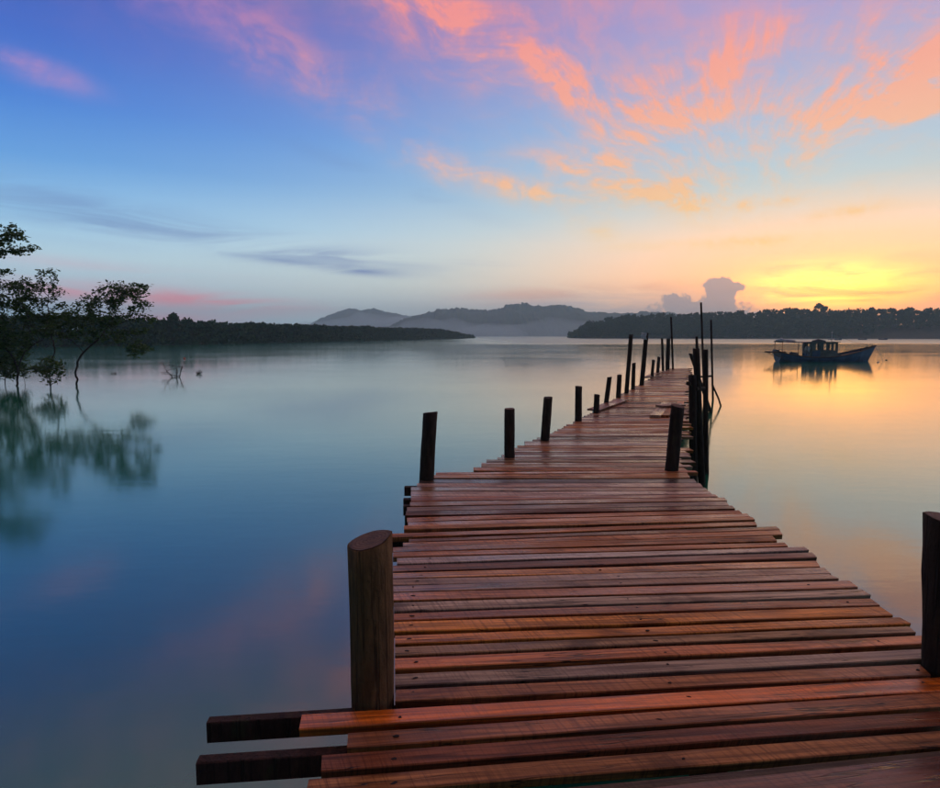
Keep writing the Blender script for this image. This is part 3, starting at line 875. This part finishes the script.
# loose boards on the deck
def loose(p0, p1, w, tone, label, z, th=0.035, tilt=0.0, name='loose_board'):
    a = at_z(*p0, DECK); b = at_z(*p1, DECK); d = (b - a).normalized(); e = Vector((-d.y, d.x, 0)) * w
    o = plank(a + e, a, b + e, b, tone, z=z, parent=None, name=name, th=th)
    tag(o, label, 'board'); return o
loose((600, 412), (628.5, 401.5), 0.26, (0.36, 0.13, 0.085), 'single broad reddish board lying slantwise on the left deck edge', DECK + 0.048)
loose((648, 378.5), (664, 372), 0.2, 'g', 'greyish board lying slantwise near the deck end', DECK + 0.048)
loose((646, 379.5), (662, 378.6), 0.18, 'k', 'short dark board lying square across near the deck end', DECK + 0.086)
loose((661, 418.5), (671.5, 405), 0.2, 's', 'leftmost pale board of the small pile behind the leaning post', DECK + 0.06, 0.05)
loose((669, 418), (677, 405.5), 0.2, 'b', 'brown middle board of the small pile behind the leaning post', DECK + 0.055, 0.045)
loose((680, 420.5), (684, 404.5), 0.14, 'o', 'orange-brown board of the small pile next to the squat post', DECK + 0.06, 0.05)
loose((662, 411), (686, 409.5), 0.19, 'g', 'grey board lying on top across the small pile', DECK + 0.102, 0.04)

# ------------------------------------------------------------------ fishing boat
BY = at_z(820, 361.5, 0).y
BX = at_z(777, 361.5, 0).x
S_ = BY / FPX           # metres per photo pixel at the boat
boat = empty('fishing_boat', (BX, BY, 0))
tag(boat, 'blue wooden fishing boat with a cabin and long awning moored on the golden water', 'boat')
M_hull = simple('blue_hull_paint', (0.03, 0.07, 0.13), 0.45, 1.2, 0.35)
M_cab = simple('cabin_paint', (0.10, 0.12, 0.10), 0.55, 2.0, 0.4)
M_deckw = simple('boat_deck_wood', (0.10, 0.06, 0.035), 0.8, 3.0, 0.4)
M_white = simple('white_paint', (0.6, 0.6, 0.56), 0.5, 3.0, 0.15)
M_glass = simple('cabin_glass', (0.03, 0.04, 0.045), 0.08, 2.0, 0.2)
M_tarp = simple('awning_canvas', (0.07, 0.075, 0.08), 0.7, 2.0, 0.3)
def B(px, py, yo=0.0):        # photo pixel -> boat local coordinates on its centre plane
    return ((px - 777) * S_, yo, (361.5 - py) * S_)
LN = (875 - 777) * S_
st = np.linspace(0, 1, 22)
V, F = [], []
for s in st:
    sheer = float(np.interp(s, [0, 0.08, 0.25, 0.45, 0.62, 0.8, 1.0], [0.92, 0.72, 0.48, 0.44, 0.62, 1.02, 1.55]))
    hb = float(np.interp(s, [0, 0.1, 0.3, 0.55, 0.8, 0.93, 1.0], [0.8, 1.05, 1.25, 1.25, 0.8, 0.32, 0.03]))
    x_top = s * LN
    rake = -0.85 * max(0, (s - 0.7) / 0.3) ** 1.5
    keel = float(np.interp(s, [0, 0.1, 0.85, 1.0], [-0.05, -0.4, -0.45, -0.3]))
    for side in (-1, 1):
        for (wf, t) in ((1.0, 1.0), (0.97, 0.72), (0.86, 0.4), (0.55, 0.12), (0.04, 0.0)):
            z = keel + (sheer - keel) * t
            V.append((x_top + rake * (1 - t), side * hb * wf, z))
m = 10
for i in range(len(st) - 1):
    for side in (0, 1):
        for j in range(4):
            a = i * m + side * 5 + j; b = a + 1
            F.append((a, b, b + m, a + m) if side == 0 else (a, a + m, b + m, b))
    a = i * m + 4; b = i * m + 9
    F.append((a, b, b + m, a + m))
F.append((0, 5, 6, 7, 8, 9, 4, 3, 2, 1))
F.append(tuple((len(st) - 1) * m + q for q in (0, 1, 2, 3, 4, 9, 8, 7, 6, 5)))
hull = mesh_obj('hull', V, F, M_hull, boat, smooth=False)
# gunwale strakes and deck
for side in (-1, 1):
    pts = [Vector(V[i * m + (0 if side < 0 else 5)]) + Vector((0, side * 0.02, 0.0)) for i in range(len(st))]
    v, f = tube(pts, [0.045] * len(pts), 6); mesh_obj('gunwale', v, f, M_deckw, hull)
V2, F2 = [], []
for i, s in enumerate(st):
    for side in (-1, 1):
        p = Vector(V[i * m + (0 if side < 0 else 5)]); V2.append((p.x, p.y * 0.97, p.z - 0.16 - 0.12 * (s > 0.2) * (s < 0.6)))
for i in range(len(st) - 1): F2.append((2 * i, 2 * i + 2, 2 * i + 3, 2 * i + 1))
mesh_obj('deck', V2, F2, M_deckw, hull)
# cabin with real window openings: pillars, lower wall, header
cx0, cx1, cz0, cz1 = 29.0 * S_, 55.5 * S_, 0.28, 19.0 * S_
cw = 0.78
cabin_parts = []
def bx(x0, x1, y0, y1, z0, z1): return box_v(((x0 + x1) / 2, (y0 + y1) / 2, (z0 + z1) / 2), x1 - x0, y1 - y0, z1 - z0)
sill = cz0 + (cz1 - cz0) * 0.52; head = cz1 - 0.14
for side in (-1, 1):
    y0, y1 = (side * cw - 0.03, side * cw + 0.03)
    cabin_parts.append(bx(cx0, cx1, y0, y1, cz0, sill)); cabin_parts.append(bx(cx0, cx1, y0, y1, head, cz1))
    for (u0, u1) in ((0, 0.18), (0.30, 0.46), (0.57, 0.64), (0.75, 0.80), (0.91, 1.0)):
        cabin_parts.append(bx(cx0 + (cx1 - cx0) * u0, cx0 + (cx1 - cx0) * u1, y0, y1, sill, head))
for (x0, x1) in ((cx0, cx0 + 0.05), (cx1 - 0.05, cx1)):
    cabin_parts.append(bx(x0, x1, -cw + 0.03, cw - 0.03, cz0, sill)); cabin_parts.append(bx(x0, x1, -cw + 0.03, cw - 0.03, head, cz1))
    for yy0 in (-cw + 0.03, -0.08, cw - 0.2): cabin_parts.append(bx(x0, x1, yy0, yy0 + 0.17, sill, head))
v, f = join(cabin_parts); cabin = mesh_obj('cabin', v, f, M_cab, boat)
v, f = bx(cx0 - 0.12, cx1 + 0.18, -cw - 0.14, cw + 0.14, cz1 + 0.002, cz1 + 0.07); mesh_obj('cabin_roof', v, f, M_cab, cabin)
v, f = bx(cx1 + 0.002, cx1 + 0.5, -0.55, 0.55, 0.3, 0.85); mesh_obj('fore_locker', v, f, M_cab, cabin)
v, f = bx(cx0 + 0.1, cx0 + 0.9, -cw - 0.06, -cw - 0.035, 0.42, sill - 0.05); mesh_obj('side_panel', v, f, M_hull, cabin)
# awning over the stern, sagging between its posts
V, F = [], []
nx_, ny_ = 14, 5
ax0, ax1 = -0.5 * S_, cx0 - 0.13
for i in range(nx_):
    for j in range(ny_):
        u = i / (nx_ - 1); v_ = j / (ny_ - 1)
        V.append((ax0 + (ax1 - ax0) * u, (v_ - 0.5) * 1.7, 20.0 * S_ + 0.06 * math.cos((v_ - 0.5) * 3) - 0.05 * math.sin(u * math.pi * 2) ** 2 - 0.08 * u))
for i in range(nx_ - 1):
    for j in range(ny_ - 1):
        a = i * ny_ + j; F.append((a, a + ny_, a + ny_ + 1, a + 1))
aw = mesh_obj('awning', V, F, M_tarp, boat); sm = aw.modifiers.new('thickness', 'SOLIDIFY'); sm.thickness = 0.06
for (px, side) in ((778, -0.75), (778, 0.75), (802, -0.8), (802, 0.8)):
    x = (px - 777) * S_
    v, f = tube([(x, side, 0.35), (x, side, 20.0 * S_ - 0.01)], [0.035, 0.03], 7); mesh_obj('awning_post', v, f, M_deckw, boat)
v, f = tube([(ax0, 0.3, 20.9 * S_), (ax0 + 0.6, 0.32, 21.3 * S_), (ax0 + 1.9, 0.25, 20.6 * S_)], [0.09, 0.13, 0.05], 8); mesh_obj('rolled_net', v, f, M_white, boat)
v, f = tube([(ax0 + 0.32, -0.1, 20.4 * S_), (ax0 + 0.32, -0.1, 22.6 * S_), (ax0 + 0.4, -0.1, 23.4 * S_)], [0.08, 0.12, 0.05], 8); mesh_obj('stern_lamp', v, f, M_white, boat)
# stern platform
v, f = bx(-9.5 * S_, 5 * S_, -0.7, 0.7, 8.7 * S_, 10.2 * S_); mesh_obj('stern_platform', v, f, M_deckw, boat)
for yy0 in (-0.5, 0.5):
    v, f = tube([(-7 * S_, yy0, 8.8 * S_), (2 * S_, yy0, 3.5 * S_)], [0.035, 0.035], 6); mesh_obj('platform_brace', v, f, M_deckw, boat)
v, f = bx(-3.5 * S_, 0.5 * S_, -0.3, 0.3, 10.25 * S_, 11.8 * S_); mesh_obj('crate', v, f, M_hull, boat)
# mast with lamp, bundle, bow bitts, rolled tarp
mx = (830.5 - 777) * S_
v, f = tube([(mx, 0, cz1 + 0.05), (mx, 0, 29.0 * S_)], [0.04, 0.02], 7); mast = mesh_obj('mast', v, f, M_white, boat)
v, f = tube([(mx, 0, 28.2 * S_), (mx, 0, 28.8 * S_), (mx, 0, 29.6 * S_)], [0.05, 0.1, 0.03], 8); mesh_obj('mast_lamp', v, f, M_white, mast)
v, f = tube([(mx - 0.35, 0, 22.2 * S_), (mx + 0.3, 0, 22.4 * S_)], [0.05, 0.05], 6); mesh_obj('cross_arm', v, f, M_white, mast)
v, f = tube([(26.5 * S_, -0.5, 10.5 * S_), (28 * S_, -0.5, 13.5 * S_), (29.5 * S_ - 0.02, -0.5, 15 * S_)], [0.3, 0.28, 0.1], 9, jitter=0.12); mesh_obj('sail_bundle', v, f, M_white, boat)
for (s, hgt) in ((0.86, 0.2), (0.92, 0.22), (0.97, 0.2)):
    x = s * LN; z = float(np.interp(s, [0.8, 1.0], [1.02, 1.55])); v, f = tube([(x - 0.1, 0, z - 0.25), (x - 0.1, 0, z + hgt * 0.6)], [0.06, 0.07], 7); mesh_obj('bow_bitt', v, f, M_deckw, boat)

# ropes, stays and clutter
bow = Vector((LN - 0.05, 0, 1.5))
v, f = tube([bow, bow + Vector((0.5, -0.05, -0.75)), bow + Vector((0.85, -0.1, -1.62))], [0.018] * 3, 5); mesh_obj('anchor_rope', v, f, M_white, boat)
v, f = tube([(mx, 0, 28 * S_), (mx + 2.2, 0, 19 * S_), (LN - 0.2, 0, 1.55)], [0.012] * 3, 5); mesh_obj('mast_stay', v, f, M_deckw, boat)
v, f = tube([(8 * S_, -0.4, 0.4), (12 * S_, -0.45, 0.62), (17 * S_, -0.4, 0.55), (20 * S_, -0.35, 0.4)], [0.2, 0.34, 0.28, 0.12], 9, jitter=0.18); mesh_obj('net_heap', v, f, M_tarp, boat)
for k, (x_, h_) in enumerate(((22.5, 0.55), (24.5, 0.45))):
    v, f = tube([(x_ * S_, -0.75, 0.3), (x_ * S_, -0.75, 0.3 + h_ * 0.5), (x_ * S_, -0.75, 0.3 + h_)], [0.14, 0.17, 0.15], 10); mesh_obj('drum', v, f, M_hull, boat)
v, f = tube([(cx0 + 0.3, -0.4, cz1 + 0.08), (cx0 + 0.9, -0.45, cz1 + 0.2), (cx0 + 1.6, -0.35, cz1 + 0.1)], [0.1, 0.16, 0.08], 8, jitter=0.15); mesh_obj('roof_bundle', v, f, M_tarp, boat)

# small boats far off near the right shore
def skiff(px, py, L, label):
    p = at_z(px, py, 0)
    e = empty('rowing_boat', p); tag(e, label, 'boat', 'small boats far off under the right shore')
    V, F = [], []; ns = 9
    for i in range(ns):
        s = i / (ns - 1); hb = 0.55 * math.sin(min(1, s * 1.25 + 0.12) * math.pi * 0.5) * (1 if s < 0.7 else max(0.04, 1 - ((s - 0.7) / 0.3) ** 2)); sh = 0.45 + 0.35 * abs(s - 0.4) ** 1.5 * 2
        for (y_, z_) in ((-hb, sh), (-hb * 0.8, 0.1), (0, -0.15), (hb * 0.8, 0.1), (hb, sh)): V.append(((s - 0.5) * L, y_, z_))
    for i in range(ns - 1):
        for j in range(4): a = i * 5 + j; F.append((a, a + 1, a + 6, a + 5))
    F.append((0, 1, 2, 3, 4)); F.append(tuple((ns - 1) * 5 + q for q in (4, 3, 2, 1, 0)))
    mesh_obj('hull', V, F, M_hull, e)
    for s in (0.3, 0.6):
        v, f = box_v(((s - 0.5) * L, 0, 0.4), 0.25, 0.9, 0.04); mesh_obj('thwart', v, f, M_deckw, e)
skiff(862.5, 340.0, 4.6, 'tiny dark rowing boat lying off the right shore under the earth slope')
skiff(883, 339.9, 4.8, 'tiny dark rowing boat lying off the right shore under the earth slope')
skiff(838, 340.2, 3.6, 'tiny dark rowing boat lying off the right shore under the earth slope')
# floats
def float_ball(px, py, r, col, label):
    p = at_z(px, py, 0)
    prof = [(0.0, -0.9), (0.6, -0.75), (0.95, -0.2), (1.0, 0.15), (0.85, 0.6), (0.45, 0.92), (0.16, 1.0), (0.02, 1.04)]
    pts = [Vector((p.x, p.y, z * r + r * 0.35)) for _, z in prof]
    v, f = tube(pts, [max(0.004, q * r) for q, _ in prof], 12)
    o = mesh_obj('float', v, f, simple('float_' + label.split()[1], col, 0.4, 8, 0.15), smooth=True); tag(o, label, 'float')
float_ball(878, 362.6, 0.09, (0.75, 0.72, 0.68), 'small white fishing float in front of the boat bow')
float_ball(886.5, 360.4, 0.09, (0.03, 0.07, 0.03), 'small green fishing float beyond the white one')
float_ball(184.5, 359.0, 0.13, (0.6, 0.10, 0.03), 'small orange fishing float beyond the drowned branch')

# ------------------------------------------------------------------ trees standing in the water at the left
def grow(trunks, blobs, seed, n_attr=420, step=0.16, infl=1.6, kill=0.3, iters=90):
    """branches grow from the trunk polylines towards points scattered in the crown lobes"""
    r = np.random.default_rng(seed)
    pts, par = [], []
    for poly in trunks:
        start = None
        for i in range(len(poly) - 1):
            a, b = np.array(poly[i]), np.array(poly[i + 1]); c = max(1, int(np.linalg.norm(b - a) / step))
            for q in range(c):
                p = a + (b - a) * q / c
                if i == 0 and q == 0 and pts:
                    d = np.linalg.norm(np.array(pts) - p, axis=1); start = int(d.argmin()); continue
                par.append(start if start is not None else (len(pts) - 1 if pts else -1)); start = None
                pts.append(p + r.normal(size=3) * 0.018)
    vol = np.array([b[3] * b[4] * b[5] for b in blobs]) ** 0.75; vol /= vol.sum()
    A = []
    for i in r.choice(len(blobs), n_attr, p=vol):
        b = blobs[i]; d = r.normal(size=3); d /= np.linalg.norm(d); d *= r.random() ** 0.4
        A.append(np.array(b[:3]) + d * np.array(b[3:]))
    A = np.array(A); A = A[A[:, 2] > 0.5]
    allA = A.copy()
    for _ in range(iters):
        if not len(A): break
        Pn = np.array(pts)
        D = np.linalg.norm(A[:, None] - Pn[None], axis=2); nn = D.argmin(1); dm = D.min(1)
        reach = infl if _ < 12 else infl * 1.8
        new = 0
        for k in np.unique(nn[dm < reach]):
            sel = (nn == k) & (dm < reach)
            v = (A[sel] - Pn[k]); v = (v / np.linalg.norm(v, axis=1)[:, None]).mean(0) + r.normal(size=3) * 0.22 + np.array([0, 0, 0.04])
            v /= np.linalg.norm(v) + 1e-9
            q = Pn[k] + v * step
            pts.append(q); par.append(int(k)); new += 1
        Pn = np.array(pts[-new:]) if new else None
        if new:
            dm2 = np.linalg.norm(A[:, None] - Pn[None], axis=2).min(1); A = A[dm2 > kill]
        else: infl *= 1.4
    return np.array(pts), np.array(par)

def tree(name, label, base, trunks, blobs, seed, leaves=9, leaf=0.092, r_tip=0.007, n_attr=420, mat=M_leaf, group=None, expo=2.4, ydepth=32.0):
    px = ydepth / FPX
    def W_(x, y, dy=0.0):
        p = at_y(x, y, ydepth); return (p.x - base[0], dy, p.z)
    tr = [[W_(*q) for q in poly] for poly in trunks]
    bl = []
    for (x, y, rx, ry, *rest) in blobs:
        dy = rest[0] if rest else 0.0
        bl.append((*W_(x, y, dy), rx * px, max(0.5, min(1.2, rx * px * 0.9)), ry * px))
    P_, par = grow(tr, bl, seed, n_attr)
    nn = len(P_)
    kids = [[] for _ in range(nn)]
    for i, p in enumerate(par):
        if p >= 0: kids[p].append(i)
    area = np.zeros(nn); order = list(range(nn))
    for i in sorted(order, reverse=True):
        if not kids[i]: area[i] = r_tip ** expo
        else: area[i] = sum(area[k] for k in kids[i])
    rad = area ** (1 / expo)
    e = empty(name, (base[0], base[1], 0)); tag(e, label, 'tree', group)
    Vt, Ft = [], []; Vl, Fl = [], []
    for i in range(nn):
        if par[i] < 0: continue
        a, b = P_[par[i]], P_[i]
        ra = rad[par[i]] if rad[par[i]] < rad[i] * 1.5 else rad[i] * 1.2
        sd = 7 if rad[i] > 0.03 else 4
        v, f = tube([a, b], [ra, rad[i]], sd, cap=False)
        tgt_v, tgt_f = Vt, Ft
        bidx = len(tgt_v); tgt_v += v; tgt_f += [tuple(q + bidx for q in ff) for ff in f]
    mesh_obj('trunk', Vt, Ft, M_bark, e, smooth=True)
    if Vl: mesh_obj('limbs', Vl, Fl, M_bark, e)
    r = np.random.default_rng(seed + 99)
    tips = np.where(rad < r_tip * 2.3)[0]
    tips = tips[P_[tips, 2] > 0.35]
    C = np.repeat(P_[tips], leaves, axis=0)
    p = C + r.normal(size=C.shape) * np.array([0.13, 0.13, 0.075])
    a = r.normal(size=p.shape) * np.array([1, 1, 0.45]); a /= np.linalg.norm(a, axis=1)[:, None]
    bv = np.cross(a, r.normal(size=p.shape) * np.array([0.5, 0.5, 1.0])); bv /= np.linalg.norm(bv, axis=1)[:, None]
    sc = leaf * (0.7 + 0.6 * r.random(len(p)))[:, None]
    Vv = np.stack([p - a * sc, p + bv * sc * 0.45, p + a * sc, p - bv * sc * 0.45], 1).reshape(-1, 3)
    np_obj('crown', Vv, np.arange(len(Vv)).reshape(-1, 4), mat, e)
    print(name, nn, len(p))
    return e
def tb(px, py, yd): p = at_y(px, py, yd); return (p.x, yd)
tree('mangrove_tree', 'leaning mangrove tree with a forked trunk and a wide open crown', tb(77, 386, 32),
     [[(78, 392), (77, 383), (75.5, 372), (77.5, 362), (83, 353), (92, 345), (101, 337), (108, 327), (114, 318)], [(84, 352), (74, 343), (64, 336), (58, 330)]],
     [(122, 289, 26, 8), (98, 301, 26, 9, 0.3), (140, 303, 14, 14, -0.3), (146, 322, 9, 12), (72, 316, 18, 10, 0.4), (124, 336, 20, 9, -0.4), (138, 350, 14, 9), (62, 330, 18, 11, 0.2), (108, 318, 24, 8), (142, 285, 10, 4), (88, 330, 18, 6)],
     3, leaves=13, n_attr=700)
tree('mangrove_tree', 'thin upright mangrove with small tufts of leaves on a bare stem', tb(50, 388, 33),
     [[(52, 391), (49, 378), (52, 362), (55, 348), (50, 330), (48, 312), (47.5, 296)]],
     [(47, 272, 9, 4), (44, 281, 9, 3.5), (56, 291, 12, 5), (36, 293, 12, 4), (24, 284, 16, 5), (30, 300, 16, 5), (62, 305, 8, 4), (52, 318, 20, 6)], 8, leaves=11, n_attr=330, ydepth=33.0)
tree('mangrove_tree', 'dark spreading mangrove with a low curved trunk and dense leaves', tb(16, 390, 32),
     [[(16, 394), (17, 380), (18, 368), (24, 352), (36, 343), (46, 339)], [(18, 366), (8, 350), (-4, 338)]],
     [(6, 288, 24, 7), (14, 304, 26, 10), (24, 318, 30, 12, 0.3), (-4, 330, 26, 22, -0.3), (42, 330, 20, 8), (10, 345, 24, 14, 0.2), (-25, 310, 26, 26), (0, 365, 18, 12, -0.3)], 15, leaves=15, n_attr=620)
tree('mangrove_tree', 'tallest mangrove with a heavy crown high above the others', tb(-30, 392, 31),
     [[(-28, 397), (-30, 370), (-24, 340), (-26, 310), (-22, 282), (-14, 262)]],
     [(10, 234, 20, 9), (20, 247, 18, 7), (2, 252, 20, 8), (-12, 240, 22, 14), (-40, 250, 34, 26), (-4, 225, 12, 5), (-20, 285, 26, 12), (-45, 300, 34, 24), (8, 270, 10, 5)], 22, leaves=15, n_attr=560, ydepth=31.0)
tree('mangrove_shrub', 'low bright green mangrove shrub at the foot of the taller trees', tb(48, 384, 30),
     [[(54, 398), (50, 386), (46, 376), (47, 370)], [(50, 387), (58, 378), (62, 372)]],
     [(48, 366, 16, 6), (36, 369, 10, 5), (60, 372, 10, 4), (50, 360, 9, 4)], 28, leaves=15, n_attr=170, mat=M_leaf2, ydepth=30.0)
tree('mangrove_shrub', 'dark mangrove shrub crowding the water edge under the dense tree', tb(4, 386, 33),
     [[(6, 394), (5, 380), (8, 370)], [(26, 394), (24, 380), (20, 368)]],
     [(2, 366, 22, 14), (16, 372, 14, 8), (-14, 360, 18, 16), (24, 356, 12, 8)], 33, leaves=15, n_attr=260, ydepth=33.0)
# thin stems standing in the water below the crowns
# drowned branches
def twig(px, py, span, seed, label, name='drowned_branch'):
    r = random.Random(seed); p = at_z(px, py, 0); k = p.y / FPX
    V, F = [], []
    def add(a, d, ln, rr, depth):
        q = [a]; dd = Vector(d)
        for i in range(4):
            dd = (dd + Vector((r.uniform(-0.45, 0.45), r.uniform(-0.3, 0.3), r.uniform(-0.35, 0.3)))).normalized(); q.append(q[-1] + dd * ln / 4)
        v, f = tube(q, [rr, rr * 0.9, rr * 0.75, rr * 0.6, rr * 0.35], 5); b = len(V); V.extend(v); F.extend(tuple(i + b for i in g) for g in f)
        if depth:
            for i in (1, 2, 3, 4):
                if r.random() < 0.85: add(q[i], (r.uniform(-1, 1), r.uniform(-0.5, 0.5), r.uniform(-0.2, 0.9)), ln * 0.6, rr * 0.65, depth - 1)
    for s in range(3): add(Vector((p.x + r.uniform(-0.5, 0.5) * span * k, p.y, -0.08)), (r.uniform(-0.8, 0.8), r.uniform(-0.2, 0.2), 1.0), span * k * 0.75, 0.028, 2)
    tag(mesh_obj(name, V, F, M_bark), label, 'branch')
twig(176, 377, 17, 5, 'tangle of bare drowned branches sticking out of the water beside the leaning tree')
twig(198, 374.0, 5, 9, 'small bare twig out of the water beside the larger drowned tangle')
twig(114, 374, 3, 14, 'tiny floating twig under the crown of the leaning tree')

# ------------------------------------------------------------------ haze over the river
hv, hf = box_v((0, (WY0 + WY1) / 2, 56), WX * 2 + 60, (WY1 - WY0) + 60, 118)
hz = mesh_obj('haze', hv, hf, None)
mh = bpy.data.materials.new('haze'); mh.use_nodes = True; mh.node_tree.nodes.clear()
kh = N(mh.node_tree); pv = kh.new('ShaderNodeVolumePrincipled'); oh = kh.new('ShaderNodeOutputMaterial')
pv.inputs['Color'].default_value = (0.68, 0.98, 1.0, 1); pv.inputs['Density'].default_value = 0.00045; pv.inputs['Anisotropy'].default_value = 0.4
mh.node_tree.links.new(pv.outputs[0], oh.inputs['Volume'])
hz.data.materials.append(mh)
tag(hz, 'thin evening haze over the water and the hills', 'haze', kind='stuff')

# low mist lying against the foot of the hills
import bmesh
def mist(px, yy, rx, ry, rz, seed, dens, label):
    bm = bmesh.new(); bmesh.ops.create_icosphere(bm, subdivisions=4, radius=1.0)
    r = random.Random(seed); ph = [r.uniform(0, 6.3) for _ in range(6)]
    for v in bm.verts:
        c = v.co.copy()
        k = 1 + 0.2 * math.sin(c.x * 5 + ph[0]) * math.cos(c.z * 3 + ph[1]) + 0.13 * math.sin(c.x * 11 + c.y * 4 + ph[2]) + 0.09 * math.sin(c.x * 19 + ph[3] + c.z * 6)
        v.co = Vector((c.x * rx, c.y * ry, max(0.4, c.z * rz * k + 0.5)))
    me = bpy.data.meshes.new('mist'); bm.to_mesh(me); bm.free()
    o = bpy.data.objects.new('mist', me); COL.objects.link(o); o.location = ((px - 470) / FPX * yy, yy, 0)
    m = bpy.data.materials.new('mist'); m.use_nodes = True; m.node_tree.nodes.clear(); k = N(m.node_tree)
    q = k.new('ShaderNodeVolumePrincipled'); out = k.new('ShaderNodeOutputMaterial')
    q.inputs['Color'].default_value = (0.86, 1.0, 1.0, 1); q.inputs['Density'].default_value = dens; q.inputs['Anisotropy'].default_value = 0.3
    m.node_tree.links.new(q.outputs[0], out.inputs['Volume']); me.materials.append(m)
    tag(o, label, 'mist', kind='stuff')
mist(395, 1900, 330, 110, 64, 1, 0.006, 'pale mist lying between the two distant hills')
mist(450, 1180, 150, 60, 30, 2, 0.007, 'pale mist drifting at the foot of the nearer hill')
mist(560, 1150, 230, 60, 26, 3, 0.005, 'thin mist along the far shore beside the right forest')
